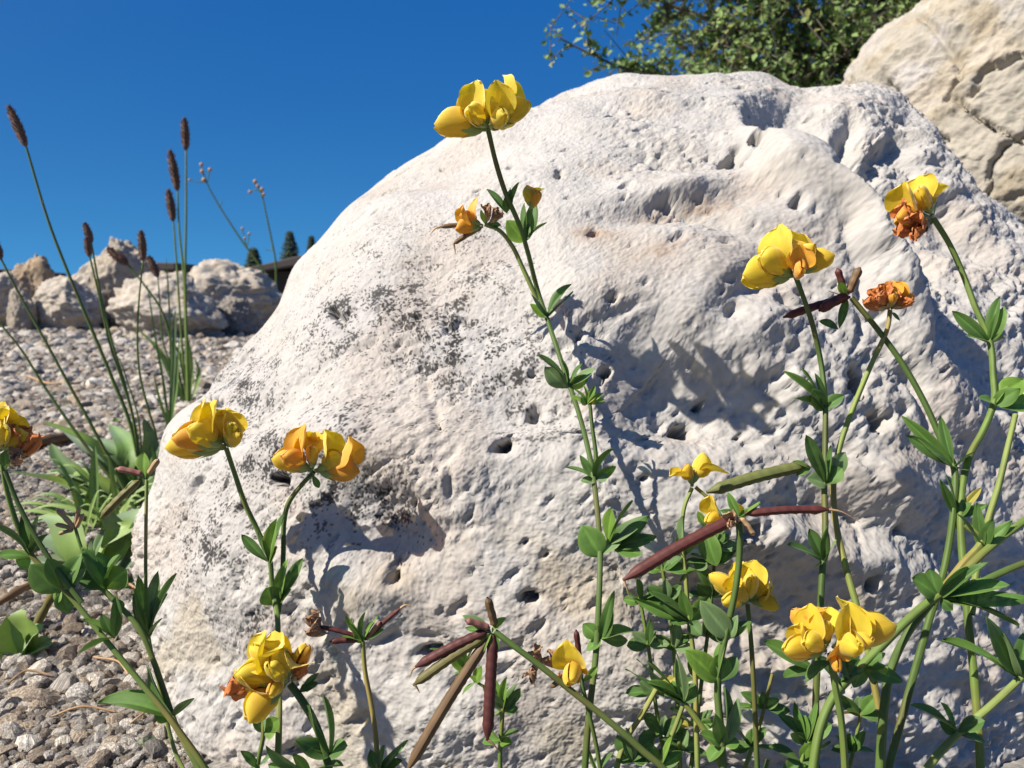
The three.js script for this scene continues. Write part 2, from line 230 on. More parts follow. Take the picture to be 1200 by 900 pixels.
// ---------------------------------------------------------------- ground of gravel
const LEVEL = -0.03;
const rise = (x, z) => LEVEL + 0.012 * N3(x * 1.7, 0, z * 1.7) + 0.004 * N3(x * 7, 3, z * 7) + 0.05 * sstep(-3, -9, z) * (1 + N3(x * 0.5, 9, z * 0.5));
{
  const nx = 260, nz = 260, pos = [], uv = [], idx = [];
  const fx = t => { const a = 2 * t - 1; return Math.sign(a) * (2.2 * Math.abs(a) + 240 * Math.pow(Math.abs(a), 7)) - 0.5; }, fz = t => 6 - (10 * t + 330 * Math.pow(t, 7));
  for (let j = 0; j <= nz; j++) for (let i = 0; i <= nx; i++) { const x = fx(i / nx), z = fz(j / nz); pos.push(x, rise(x, z), z); uv.push(x, z); }
  for (let j = 0; j < nz; j++) for (let i = 0; i < nx; i++) { const a = j * (nx + 1) + i; idx.push(a, a + 1, a + nx + 2, a, a + nx + 2, a + nx + 1); }
  const g = new THREE.BufferGeometry(); g.setAttribute('position', new THREE.Float32BufferAttribute(pos, 3)); g.setAttribute('uv', new THREE.Float32BufferAttribute(uv, 2)); g.setIndex(idx); g.computeVertexNormals();
  const soil = texture(512, (d, n) => { for (let j = 0; j < n; j++) for (let i = 0; i < n; i++) { const u = i / n * 2 * Math.PI, w = j / n * 2 * Math.PI, q = fbm(9 * Math.cos(u), 9 * Math.sin(u) + 9 * Math.cos(w), 9 * Math.sin(w), 4, 0.7), v = 0.20 + 0.13 * q, k = (j * n + i) * 4; d[k] = toS(v * 1.06); d[k + 1] = toS(v * 0.98); d[k + 2] = toS(v * 0.87); d[k + 3] = 255; } }, true, true);
  soil.repeat.set(4, 4);
  var ground = structure(mesh('gravel_ground', g, new THREE.MeshStandardMaterial({ map: soil, roughness: 1 }), scene));
}
function chip(seed, detail = 1, flat = 0.6) {                           // one crushed stone about 1 across: a lump with broken faces
  const r = mulberry(seed), g = mergeVertices(new THREE.IcosahedronGeometry(0.5, detail).deleteAttribute('uv').deleteAttribute('normal')), p = g.attributes.position, v = V(), cuts = [];
  for (let i = 0; i < 7; i++) cuts.push([V(r() - 0.5, r() - 0.5, r() - 0.5).normalize(), 0.26 + 0.16 * r()]);
  const sx = 0.8 + 0.5 * r(), sz = 0.7 + 0.4 * r();
  for (let i = 0; i < p.count; i++) { v.fromBufferAttribute(p, i); for (const [n, d] of cuts) { const e = v.dot(n) - d; if (e > 0) v.addScaledVector(n, -e); } v.multiplyScalar(1 + 0.10 * N3(v.x * 4 + seed, v.y * 4, v.z * 4)); p.setXYZ(i, v.x * sx, v.y * flat, v.z * sz); }
  const q = g.toNonIndexed(); q.computeVertexNormals(); return q;
}
const chips = [3, 14, 25, 36, 47].map((s, i) => chip(s, 1, 0.45 + 0.09 * i));
const chipTones = [[0.45, 0.405, 0.345], [0.32, 0.285, 0.245], [0.53, 0.47, 0.39], [0.165, 0.147, 0.128], [0.41, 0.33, 0.24], [0.56, 0.515, 0.45], [0.29, 0.23, 0.17]];
const stoneGrain = texture(256, (d, n) => { for (let k = 0; k < n * n; k++) { const i = k % n, j = k / n | 0, v = 232 + 70 * fbm(i / 14, j / 14, 2, 4, 0.75); d[k * 4] = d[k * 4 + 1] = d[k * 4 + 2] = Math.max(90, Math.min(255, v)); d[k * 4 + 3] = 255; } }, true, true);
for (const g of chips) { const p = g.attributes.position, uv = new Float32Array(p.count * 2); for (let i = 0; i < p.count; i++) { uv[i * 2] = p.getX(i) + 0.4 * p.getY(i); uv[i * 2 + 1] = p.getZ(i) + 0.6 * p.getY(i); } g.setAttribute('uv', new THREE.BufferAttribute(uv, 2)); }
const stoneMats = chipTones.map(c => new THREE.MeshStandardMaterial({ color: new THREE.Color().setRGB(...c), map: stoneGrain, bumpMap: stoneGrain, bumpScale: 0.0012, roughness: 0.95 }));
{
  const r = mulberry(77), spots = [];
  const put = (x, z, s) => { if (s > 0.0045 && N3(x * 3.1, 5, z * 3.1) > 0.12 && r() < 0.42) s *= 0.38; const y = rise(x, z); spots.push({ x, y: y + s * (0.05 + 0.16 * r()), z, s, v: Math.floor(r() * 5), t: Math.floor(r() * 7), a: r() * 6.28, b: (r() - 0.5) * 0.9, c: (r() - 0.5) * 0.9, w: 0.75 + 0.5 * r() }); };
  const size = () => { const q = r(); return q < 0.86 ? 0.55 + 0.6 * r() : q < 0.975 ? 1.15 + 0.9 * r() : 2.1 + 1.1 * r(); };
  for (let k = 0; k < 52000; k++) { const z = -0.30 - 1.2 * Math.pow(r(), 0.75), x = z * (0.36 + 0.5 * r()) - 0.02; put(x, z, 0.0068 * size()); }
  for (let k = 0; k < 46000; k++) { const z = -0.30 - 1.2 * Math.pow(r(), 0.75), x = z * (0.36 + 0.5 * r()) - 0.02; put(x, z, 0.0032 * size()); }
  for (let k = 0; k < 14000; k++) { const z = -0.05 - 1.4 * r(), x = -1.4 + 2.2 * r(); if (x > -0.13 && z < -0.42) continue; put(x, z, 0.0085 * size()); }
  for (let k = 0; k < 46000; k++) { const z = -1.3 - 2.4 * r(), x = z * (0.30 + 0.62 * r()) - 0.1; put(x, z, 0.015 * size()); }
  for (let k = 0; k < 44000; k++) { const z = -3.5 - 7.5 * r(), x = z * (0.2 + 0.95 * r()) - 0.1; put(x, z, 0.030 * size()); }
  for (let k = 0; k < 9000; k++) { const z = -1.3 - 4 * r(), x = z * (0.4 - 1.2 * r()); put(x, z, 0.022 * size()); }
  for (let k = 0; k < 16000; k++) { const z = -1.0 - 5 * r(), x = z * (0.85 + 0.7 * r()) - 0.1; put(x, z, 0.026 * size()); }
  for (let k = 0; k < 12000; k++) { const z = -10 - 14 * r(), x = z * (1.3 * r() - 0.2); put(x, z, 0.075 * size()); }
  // the 300 that show largest stand as stones of their own, the rest is gravel
  const q = V(); for (const s of spots) { const e = seen(q.set(s.x, s.y, s.z)); s.big = e[0] > -10 && e[0] < 215 && e[1] > 360 && e[1] < 910 && e[2] > 0 ? s.s * s.w / e[2] : -1; }
  spots.sort((a, b) => b.big - a.big);
  const m4 = new THREE.Matrix4(), e = new THREE.Euler(), qt = new THREE.Quaternion(), sc = V();
  const place = (o, s) => { o.position.set(s.x, s.y, s.z); o.rotation.set(s.b, s.a, s.c); o.scale.set(s.s * s.w, s.s, s.s * (2 - s.w) * 0.9); };
  spots.slice(0, 300).forEach((s, i) => place(mesh(i ? 'stone_' + String(i).padStart(3, '0') : 'stone', chips[s.v], stoneMats[s.t], ground), s));
  const white = new THREE.MeshStandardMaterial({ map: stoneGrain, bumpMap: stoneGrain, bumpScale: 0.0012, roughness: 0.95 }), col = new THREE.Color();
  chips.forEach((g, v) => {
    const mine = spots.slice(300).filter(s => s.v === v), im = new THREE.InstancedMesh(g, white, mine.length); im.name = v ? 'gravel_' + String(v).padStart(3, '0') : 'gravel'; im.userData.kind = 'stuff'; im.castShadow = im.receiveShadow = true;
    mine.forEach((s, i) => { m4.compose(q.set(s.x, s.y, s.z), qt.setFromEuler(e.set(s.b, s.a, s.c)), sc.set(s.s * s.w, s.s, s.s * (2 - s.w) * 0.9)); im.setMatrixAt(i, m4); const c = chipTones[s.t], k = 0.85 + 0.3 * ((s.a * 7) % 1); im.setColorAt(i, col.setRGB(c[0] * k, c[1] * k, c[2] * k)); });
    ground.add(im);
  });
}
// ---------------------------------------------------------------- the tan boulder behind, and the row of boulders across the gravel
const cracks2 = [[[1205, 140], [1170, 172], [1165, 190], [1150, 240], [1140, 262]], [[1115, 110], [1140, 135], [1200, 165]], [[1080, 20], [1120, 60], [1100, 110]], [[1200, 60], [1160, 70], [1130, 100]], [[1030, 90], [1060, 140], [1100, 160]]];
const tanC = at(1290, 170, 1.35), tanCuts = (() => { const r = mulberry(41), c = []; for (let i = 0; i < 22; i++) c.push([V(-0.75 + 1.5 * r(), -0.5 + 1.3 * r(), 0.25 + 0.8 * r()).normalize(), 0.66 + 0.2 * r()]); return c; })();
const boulderTan = boulder({
  name: 'limestone_boulder', n: 360, tex: 1024, cx: 1290, cy: 170, set: 1.35, front: 0.32, back: 0.4,
  outline: [[986, 100], [996, 78], [1018, 50], [1032, 34], [1062, 22], [1088, 4], [1120, -40], [1180, -100], [1290, -150], [1420, -140], [1540, -40], [1600, 150], [1580, 380], [1480, 520], [1290, 560], [1130, 500], [1030, 360], [985, 220]],
  p: () => 2.6, recede: f => 0.10 * Math.max(0, Math.sin(f)), grain: 0.004,
  carve: (x, y, p) => { const X = p.x * 5, Y = p.y * 5, Z = p.z * 5, q = p.clone().sub(tanC); q.set(q.x / 0.43, q.y / 0.47, q.z / 0.38); let d = 0;
    for (const [n, h] of tanCuts) { const e = q.dot(n) - h + 0.05 * N3(X * 0.8, Y * 0.8, Z * 0.8 + h * 50); if (e > 0) d = Math.min(d, -0.30 * e); }
    d += 0.010 * N3(X, Y, Z) + 0.005 * fbm(X * 3, Y * 3, Z * 3, 3); const t = N3(X * 2.2 + 5, Y * 2.2, Z * 2.2) + 0.5 * N3(X * 5, Y * 5, Z * 5); d += 0.008 * (Math.round(t * 2.4) / 2.4 - 0.25 * t); d += 0.0045 * fbm(X * 11, Y * 11, Z * 11, 3, 0.65);
    for (const l of cracks2) { const w = 8 * N3(X * 6, Y * 6, Z * 6), [dc] = toLine(x + w, y + w, l); d -= 0.018 * Math.exp(-dc * dc / 7); } return d; },
  paint: (x, y, p) => { const X = p.x, Y = p.y, Z = p.z, a = fbm(X * 6, Y * 6, Z * 6, 3), m = fbm(X * 20, Y * 20, Z * 20 + 4, 3), f = fbm(X * 90, Y * 90, Z * 90, 3, 0.65), v = 0.9 + 0.16 * m + 0.12 * f, w = sstep(-0.1, 0.35, a + 0.4 * m), tan = sstep(0.0, 0.5, fbm(X * 11 + 7, Y * 11, Z * 11, 2));
    return [(0.31 + 0.045 * w) * v * (1 - 0.03 * tan), (0.28 + 0.05 * w) * v * (1 - 0.09 * tan), (0.228 + 0.075 * w) * v * (1 - 0.20 * tan), 0.5 + 0.3 * f]; },
});
tag(boulderTan, 'big tan cracked limestone boulder standing under the leafy tree', 'boulder');

const rockGrain = (tone, seed) => { const t = texture(256, (d, n) => { for (let k = 0; k < n * n; k++) { const i = k % n, j = k / n | 0, u = i / n * 2 * Math.PI, w = j / n * 2 * Math.PI, q = fbm(2.2 * Math.cos(u) + seed, 2.2 * Math.sin(u) + 2.2 * Math.cos(w), 2.2 * Math.sin(w), 5, 0.65), v = 1 + 0.30 * q, y = sstep(0.05, 0.6, N3(3 * Math.cos(u), 3 * Math.sin(u) + 3 * Math.cos(w), 3 * Math.sin(w) + seed)); d[k * 4] = toS(tone[0] * v); d[k * 4 + 1] = toS(tone[1] * v * (1 - 0.06 * y)); d[k * 4 + 2] = toS(tone[2] * v * (1 - 0.16 * y)); d[k * 4 + 3] = 255; } }, true, true); return new THREE.MeshStandardMaterial({ map: t, bumpMap: t, bumpScale: 0.02, roughness: 0.95 }); };
const rockMats = [rockGrain([0.34, 0.30, 0.25], 1), rockGrain([0.29, 0.25, 0.20], 5), rockGrain([0.28, 0.21, 0.138], 9), rockGrain([0.19, 0.17, 0.148], 13)];
function fieldRock(x0, x1, y0, y1, dist, mat, seed, label, lean = 0, deep = 0.8) {   // a boulder at dist metres, filling that width and height, set a little into the ground
  const c = at((x0 + x1) / 2, y1, dist), w = (x1 - x0) / FOCAL * dist, top = at((x0 + x1) / 2, y0, dist).y, low = rise(c.x, c.z) - 0.06, h = top - low, r = mulberry(seed);
  const g = mergeVertices(new THREE.IcosahedronGeometry(1, 22).deleteAttribute('uv').deleteAttribute('normal')), p = g.attributes.position, v = V(), uv = new Float32Array(p.count * 2), cuts = [];
  for (let i = 0; i < 13; i++) cuts.push([V(r() * 2 - 1, r() * 1.4 - 0.4, r() * 2 - 1).normalize(), 0.66 + 0.24 * r()]);
  for (let i = 0; i < p.count; i++) {
    v.fromBufferAttribute(p, i); for (const [n, d] of cuts) { const e = v.dot(n) - d; if (e > 0) v.addScaledVector(n, -0.93 * e); }
    const f = 1 + 0.16 * N3(v.x * 2.1 + seed, v.y * 2.1, v.z * 2.1) + 0.06 * N3(v.x * 5 + seed, v.y * 5, v.z * 5) + 0.085 * fbm(v.x * 7, v.y * 9 + seed, v.z * 7, 4, 0.6), st = N3(v.x * 3 + seed, v.y * 5, v.z * 3); v.multiplyScalar(1 + 0.10 * (Math.round(st * 4) / 4 - st));
    v.multiplyScalar(f * 1.12); uv[i * 2] = v.x * 0.6 + v.z * 0.5; uv[i * 2 + 1] = v.y * 0.6 + 0.2 * v.z;
    p.setXYZ(i, v.x * w / 2 + lean * v.y * w / 2, (v.y * 0.5 + 0.5) * h, v.z * w / 2 * deep);
  }
  g.setAttribute('uv', new THREE.BufferAttribute(uv, 2)); g.computeVertexNormals();
  const m = mesh(numbered('field_boulder'), g, rockMats[mat], scene); m.position.set(c.x, low, c.z); return tag(m, label, 'boulder', 'boulders across the gravel');
}
fieldRock(-45, 22, 318, 372, 6.0, 0, 101, 'white boulder at the far end of the row, beyond the small grey one');
fieldRock(14, 68, 302, 362, 7.2, 2, 202, 'tan blocky boulder peeking over the paler boulders of the row', 0.1);
fieldRock(10, 42, 338, 376, 5.6, 1, 303, 'small grey boulder in front of the tan blocky one');
fieldRock(34, 116, 326, 378, 5.8, 0, 404, 'low lumpy cream boulder between the tan block and the tall pointed boulder');
fieldRock(78, 150, 298, 368, 6.8, 0, 505, 'slanted pale boulder leaning behind the tall pointed boulder', 0.35);
fieldRock(114, 190, 286, 378, 6.2, 1, 606, 'tall pointed grey and white boulder, highest of the row', 0.1);
fieldRock(142, 256, 322, 402, 4.9, 0, 707, 'wide smooth sloping boulder standing foremost of the row', -0.15);
fieldRock(215, 330, 308, 384, 5.9, 0, 808, 'large white boulder with a dark hollow, beside the foremost sloping boulder', 0.0);
fieldRock(252, 300, 352, 384, 5.2, 3, 909, 'low dark grey boulder at the foot of the large white boulder');
// far off: dark-roofed huts, a wooded slope, spruces
structure(mesh('hill', (() => { const s = new THREE.SphereGeometry(1, 64, 20, 0, Math.PI * 2, 0, Math.PI / 2); s.scale(260, 14, 60); s.translate(60, -12, -330); return s; })(), new THREE.MeshStandardMaterial({ color: new THREE.Color(0.03, 0.05, 0.025), roughness: 1 }), scene));
function hut(x0, x1, y0, dist, label, tilt) {
  const a = at(x0, y0, dist), b = at(x1, y0, dist), w = b.x - a.x, g = thing('hut', label, 'hut', V((a.x + b.x) / 2, LEVEL, a.z)), h = a.y - LEVEL;
  const wall = new THREE.BoxGeometry(w * 0.92, h * 0.9, 4); wall.translate(0, h * 0.45, 0); mesh('wall', wall, hutWall, g);
  const s = new THREE.Shape(); s.moveTo(-w / 2, h * 0.86); s.lineTo(w / 2, h * (0.86 + tilt)); s.lineTo(w / 2, h * (0.98 + tilt)); s.lineTo(0, h * (1.0 + tilt * 0.6)); s.lineTo(-w / 2, h * 0.97); s.closePath();
  const e = new THREE.ExtrudeGeometry(s, { depth: 5, bevelEnabled: true, bevelSize: 0.03, bevelThickness: 0.03, bevelSegments: 1 }); e.translate(0, 0.002, -2.5); mesh('roof', e, hutRoof, g);
}
var hutWall = new THREE.MeshStandardMaterial({ color: new THREE.Color(0.05, 0.04, 0.03), roughness: 1 }), hutRoof = new THREE.MeshStandardMaterial({ color: new THREE.Color(0.06, 0.05, 0.045), roughness: 0.9 });
hut(318, 440, 316, 30, 'dark low hut with a tilted brown roof behind the white boulder', 0.5);
hut(196, 242, 313, 26, 'small dark hut showing between the tall and the large white boulders', 0.02);
hut(-40, 26, 313, 26, 'dark hut behind the tan blocky boulder', -0.1);
function spruce(x, y0, dist, wide, label) {
  const foot = at(x, 330, dist), h = at(x, y0, dist).y - LEVEL, g = thing('spruce_tree', label, 'tree', V(foot.x, LEVEL, foot.z), 'far spruces'), r = mulberry(x);
  const tr = new THREE.CylinderGeometry(0.04, 0.28, h * 0.97, 7); tr.translate(0, h * 0.485, 0); mesh('trunk', tr, bark, g);
  const pos = []; for (let k = 0; k < 1500; k++) { const t = Math.pow(r(), 0.8), y = h * (0.12 + 0.88 * t), R = wide * (1 - t) * (0.55 + 0.45 * Math.abs(Math.sin(t * 40))) + 0.08, a = r() * 6.283, s = 0.25 + 0.5 * (1 - t), c = Math.cos(a), e = Math.sin(a), q = R * Math.sqrt(r()); pos.push(c * q, y + 0.1, e * q, c * (q + s) - e * s * 0.25, y - 0.25 * s, e * (q + s) + c * s * 0.25, c * (q + s) + e * s * 0.25, y - 0.3 * s, e * (q + s) - c * s * 0.25); }
  const b = new THREE.BufferGeometry(); b.setAttribute('position', new THREE.Float32BufferAttribute(pos, 3)); b.computeVertexNormals(); mesh('crown', b, needles, g);
}
var bark = new THREE.MeshStandardMaterial({ color: new THREE.Color(0.10, 0.08, 0.06), roughness: 1 }), needles = new THREE.MeshStandardMaterial({ color: new THREE.Color(0.025, 0.045, 0.022), roughness: 1 });
spruce(341, 272, 70, 1.6, 'dark broad spruce rising beside the white boulder edge');
spruce(366, 277, 85, 1.0, 'slim spruce close to the white boulder edge');
spruce(298, 291, 60, 1.0, 'short spruce between the dry weeds');

// ---------------------------------------------------------------- the leafy tree behind the boulders
{
  const foot = V(at(1046, 300, 3.1).x, LEVEL, at(1046, 300, 3.1).z), g = thing('leafy_tree', 'broadleaf tree with small green leaves behind the boulders', 'tree', foot), r = mulberry(5), L = (x, y, d) => at(x, y, d).sub(foot);
  const limbs = [[V(0, -0.05, 0), L(1046, 160, 3.1), L(1040, 60, 3.1), L(1025, -60, 3.05), L(1000, -200, 3.0)], [L(1040, 170, 3.1), L(930, 125, 2.95), L(810, 94, 2.8), L(725, 78, 2.7), L(660, 47, 2.65)], [L(1040, 90, 3.1), L(930, 55, 3.0), L(840, 25, 2.95), L(760, -5, 2.9), L(728, -30, 2.85)], [L(1040, 60, 3.1), L(940, 25, 3.0), L(860, -20, 2.95), L(790, -80, 2.9)], [L(1045, 120, 3.1), L(1070, 60, 3.0), L(1090, 10, 2.9), L(1120, -60, 2.9)], [L(1040, 80, 3.1), L(1010, 40, 3.3), L(990, -30, 3.5)], [L(1040, 140, 3.1), L(920, 100, 3.3), L(830, 60, 3.5), L(770, 25, 3.6)], [L(1030, 0, 3.05), L(940, -50, 3.0), L(890, -120, 3)], [L(1030, 0, 3.05), L(1060, -80, 3.0), L(1080, -160, 3.1)], [L(1040, 150, 3.1), L(930, 112, 2.9), L(850, 88, 2.75)], [L(1040, 140, 3.1), L(1010, 95, 2.9), L(990, 60, 2.75)], [L(1040, 130, 3.1), L(960, 92, 3.0), L(900, 62, 2.9), L(840, 50, 2.85)], [L(1045, 60, 3.1), L(1085, 25, 2.8), L(1125, -20, 2.7)], [L(1045, 40, 3.1), L(1070, 0, 3.3), L(1100, -40, 3.4)], [L(1040, 100, 3.1), L(985, 50, 2.9), L(940, 10, 2.8), L(890, -30, 2.8)]];
  const curves = limbs.map(p => new THREE.CatmullRomCurve3(p)), wood = [], twigs = [];
  const tube = (c, r0, r1, n) => { const t = new THREE.TubeGeometry(c, n, 1, 6), p = t.attributes.position, q = V(); for (let i = 0; i <= n; i++) { c.getPointAt(i / n, q); const rr = r0 + (r1 - r0) * i / n; for (let j = 0; j <= 6; j++) { const k = i * 7 + j; p.setXYZ(k, q.x + (p.getX(k) - q.x) * rr, q.y + (p.getY(k) - q.y) * rr, q.z + (p.getZ(k) - q.z) * rr); } } return t; };
  curves.forEach((c, i) => { (i ? wood : twigs).push(i ? tube(c, 0.016, 0.003, 14) : tube(c, 0.05, 0.02, 20)); });
  mesh('trunk', twigs[0], bark, g);
  const leaf = [], tip = V(), q = V(), col = [];
  const addLeaf = (p, s) => { const n = V(r() - 0.5, r() * 0.9 - 0.1, r() - 0.3).normalize(), u = V(r() - 0.5, r() - 0.6, r() - 0.5).cross(n).normalize(), v = n.clone().cross(u), a = p, t = p.clone().addScaledVector(u, s), m = p.clone().addScaledVector(u, s * 0.55), l = m.clone().addScaledVector(v, s * 0.33).addScaledVector(n, s * 0.1), e = m.clone().addScaledVector(v, -s * 0.33).addScaledVector(n, s * 0.1), k = 0.7 + 0.6 * r(), y = r() < 0.15 ? 1.5 : 1; for (const w of [a, l, t, a, t, e]) { leaf.push(w.x, w.y, w.z); col.push(0.13 * k * y, 0.215 * k, 0.034 * k); } };
  curves.slice(1).forEach((c, ci) => {
    const n = ci === 0 ? 70 : 78;
    for (let k = 0; k < n; k++) {
      const t = 0.18 + 0.82 * r(), p = c.getPointAt(t), len = (ci === 0 ? 0.11 : 0.24) * (0.4 + 0.9 * r()) * (1.15 - 0.5 * t), d = V(r() - 0.5, r() - 0.42, r() - 0.5).normalize(), e = p.clone().addScaledVector(d, len), m = p.clone().lerp(e, 0.5).add(V(0, 0.02 * (r() - 0.3), 0)), tc = new THREE.CatmullRomCurve3([p, m, e]);
      wood.push(tube(tc, 0.0035, 0.0012, 4)); const nl = 8 + Math.floor(9 * r()); for (let i = 0; i < nl; i++) addLeaf(tc.getPointAt(0.2 + 0.8 * r(), q).clone().add(V(r() - 0.5, r() - 0.5, r() - 0.5).multiplyScalar(0.03)), 0.022 + 0.018 * r());
      if (r() < 0.6) { const b = V(r() - 0.5, r() - 0.4, r() - 0.5).normalize(), s = e.clone().addScaledVector(b, 0.08 + 0.06 * r()), t2 = new THREE.CatmullRomCurve3([e, e.clone().lerp(s, 0.5), s]); wood.push(tube(t2, 0.002, 0.001, 3)); for (let i = 0; i < 7; i++) addLeaf(t2.getPointAt(r(), q).clone().add(V(r() - 0.5, r() - 0.5, r() - 0.5).multiplyScalar(0.025)), 0.016 + 0.014 * r()); }
    }
  });
  mesh('limbs', mergeGeometries(wood), bark, g);
  const b = new THREE.BufferGeometry(); b.setAttribute('position', new THREE.Float32BufferAttribute(leaf, 3)); b.setAttribute('color', new THREE.Float32BufferAttribute(col, 3)); b.computeVertexNormals();
  const cr = mesh('crown', b, new THREE.MeshPhysicalMaterial({ vertexColors: true, roughness: 0.7, transmission: 0.35, thickness: 0, side: THREE.DoubleSide }), g); cr.userData.kind = 'stuff';
}
// ---------------------------------------------------------------- plant kit
const rnd = mulberry(2024), jit = s => (rnd() - 0.5) * 2 * s;
function sheet(nu, nv, f, tint) {                                       // a petal or leaf: f(u 0..1, v -1..1) -> [x, y, z]
  const pos = [], idx = [], col = [];
  for (let j = 0; j <= nv; j++) for (let i = 0; i <= nu; i++) { const u = i / nu, v = 2 * j / nv - 1; pos.push(...f(u, v)); if (tint) col.push(...tint(u, v)); }
  for (let j = 0; j < nv; j++) for (let i = 0; i < nu; i++) { const a = j * (nu + 1) + i; idx.push(a, a + 1, a + nu + 2, a, a + nu + 2, a + nu + 1); }
  const g = new THREE.BufferGeometry(); g.setAttribute('position', new THREE.Float32BufferAttribute(pos, 3)); if (tint) g.setAttribute('color', new THREE.Float32BufferAttribute(col, 3)); g.setIndex(idx); g.computeVertexNormals(); return g;
}
function taper(curve, n, k, radius, ribs = 0) {                               // a tube with a radius of its own at each point
  const g = new THREE.TubeGeometry(curve, n, 1, k), p = g.attributes.position, q = V();
  for (let i = 0; i <= n; i++) { curve.getPointAt(i / n, q); const r0 = radius(i / n); for (let j = 0; j <= k; j++) { const m = i * (k + 1) + j, r = r0 * (1 + ribs * Math.cos(4 * j / k * 2 * Math.PI + i * 0.04)); p.setXYZ(m, q.x + (p.getX(m) - q.x) * r, q.y + (p.getY(m) - q.y) * r, q.z + (p.getZ(m) - q.z) * r); } }
  g.computeVertexNormals(); return g;
}
const C3 = (r, g, b) => new THREE.Color().setRGB(r, g, b);
const physical = (r, g, b, through, rough = 0.6, extra = {}) => new THREE.MeshPhysicalMaterial({ color: C3(r, g, b), roughness: rough, transmission: through, thickness: 0, side: THREE.DoubleSide, vertexColors: true, ...extra });
const waxy = { specularIntensity: 0.55 };
const leafMats = [physical(0.088, 0.180, 0.030, 0.34, 0.62, waxy), physical(0.062, 0.130, 0.026, 0.30, 0.6, waxy), physical(0.135, 0.25, 0.030, 0.42, 0.62, waxy), physical(0.115, 0.185, 0.068, 0.25, 0.66, waxy), physical(0.30, 0.27, 0.045, 0.35, 0.7, waxy)];
const stemMats = [[0.095, 0.145, 0.028], [0.06, 0.10, 0.02], [0.15, 0.19, 0.045]].map(c => new THREE.MeshPhysicalMaterial({ color: C3(...c), roughness: 0.6, specularIntensity: 0.6, vertexColors: true }));
const petalMats = [physical(0.72, 0.555, 0.006, 0.5, 0.8), physical(0.72, 0.51, 0.006, 0.48, 0.8), physical(0.70, 0.345, 0.010, 0.42, 0.8), physical(0.46, 0.145, 0.025, 0.2, 0.85), physical(0.30, 0.17, 0.085, 0.15, 0.9)];
const calyxMats = [physical(0.20, 0.26, 0.06, 0.15, 0.6), physical(0.30, 0.22, 0.10, 0.1, 0.7), physical(0.20, 0.055, 0.04, 0.05, 0.6)];
const podMats = { red: [0.072, 0.018, 0.014], olive: [0.115, 0.10, 0.028], brown: [0.115, 0.068, 0.03], green: [0.095, 0.105, 0.028], pink: [0.22, 0.09, 0.07], tan: [0.33, 0.205, 0.105] };
for (const k in podMats) podMats[k] = new THREE.MeshPhysicalMaterial({ color: C3(...podMats[k]), roughness: 0.58, specularIntensity: 0.6, vertexColors: true });
const rib = (u, v) => { const side = Math.abs(v), vein = Math.exp(-Math.pow(Math.sin((u - 0.55 * side) * 19), 2) * 14) * (1 - side) * 0.14, m = 1 + 0.40 * Math.exp(-v * v * 90) + vein + 0.22 * N3(u * 6, v * 5, 1), rim = Math.pow(side, 8); return [m * (1 + 0.35 * rim), m * (1 + 0.18 * rim), m]; };
const leafGeos = [[0.62, 0.16, 0.10], [0.5, 0.26, 0.22], [0.42, 0.10, -0.06], [0.56, 0.34, 0.12]].map(([peak, fold, arch], q) => sheet(16, 10, (u, v) => {
  const e = Math.log(0.5) / Math.log(peak), w = Math.pow(Math.max(0, Math.sin(Math.PI * Math.pow(u, e))), 0.72) * 0.5 + 0.02 * (1 - u), k = Math.abs(v);
  return [u, fold * k * w * (1.1 - 0.5 * k) - arch * u * u + 0.02 * Math.sin(5 * u + q * 2 + v * 2), v * w]; }, rib));
// petals in a floret one long, x ahead, y towards the standard
const yell = (u, v, s) => { const m = 1 + 0.10 * N3(u * 3 + s, v * 3, s) - 0.06 * Math.abs(N3(u * 2, v * 16, s)), blush = sstep(0.15, 0.7, N3(u * 2.2 + s * 3, v * 1.6, s + 2) + 0.5 * N3(u * 3, v * 11, s)) * 0.5 + 0.35 * sstep(0.4, 0, u) * (0.5 + N3(u * 2, v * 14, s)); return [m, m * (1 - 0.24 * Math.max(0, blush)), m]; };
const oval = (u, e) => Math.pow(Math.max(0, 1 - Math.pow(Math.abs(2 * u - 1), e)), 0.5);
function standardPetal(s, cup) { return sheet(14, 14, (u, v) => {
  const w = 0.41 * Math.max(0.10 * (1 - u), oval(Math.pow(0.985 * u + 0.004, 0.80), 3.2)) * (0.30 + 0.70 * sstep(0.0, 0.42, u)), lift = 0.30 * Math.sin(Math.PI * 0.5 * Math.min(1, u * 1.5));
  const cx = 0.30 + lift - 0.10 * u * u, cy = 0.05 + 0.80 * Math.pow(u, 1.2), notch = 1 - 0.03 * Math.exp(-v * v * 30) * sstep(0.85, 1, u), dome = sstep(0.55, 1, u) * cup * 0.18;
  return [cx + cup * v * v * w * 0.9 + dome + 0.012 * Math.sin(6 * v + s) + 0.012 * N3(u * 6, v * 5, s + 1), cy * notch - 0.10 * v * v * u + 0.015 * N3(u * 4, v * 3, s), v * w * (1 - 0.10 * v * v) + 0.008 * N3(u * 7, v * 6, s + 4)]; }, (u, v) => yell(u, v, s)); }
function wingPetal(s, side) { return sheet(14, 10, (u, v) => {
  const b = Math.max(0.22 * (1 - u), oval(Math.pow(0.99 * u + 0.002, 0.86), 2.5)), h = 0.245 * b, y = 0.05 + 0.06 * Math.sin(Math.PI * u) + v * h;
  return [0.28 + 0.70 * u - 0.05 * v * v * u, y + 0.012 * N3(u * 5, v * 4, s), side * (0.010 + 0.155 * Math.pow(Math.max(0, 1 - v * v * 0.98), 0.6) * Math.pow(b, 0.9))]; }, (u, v) => yell(u, v, s + 7)); }
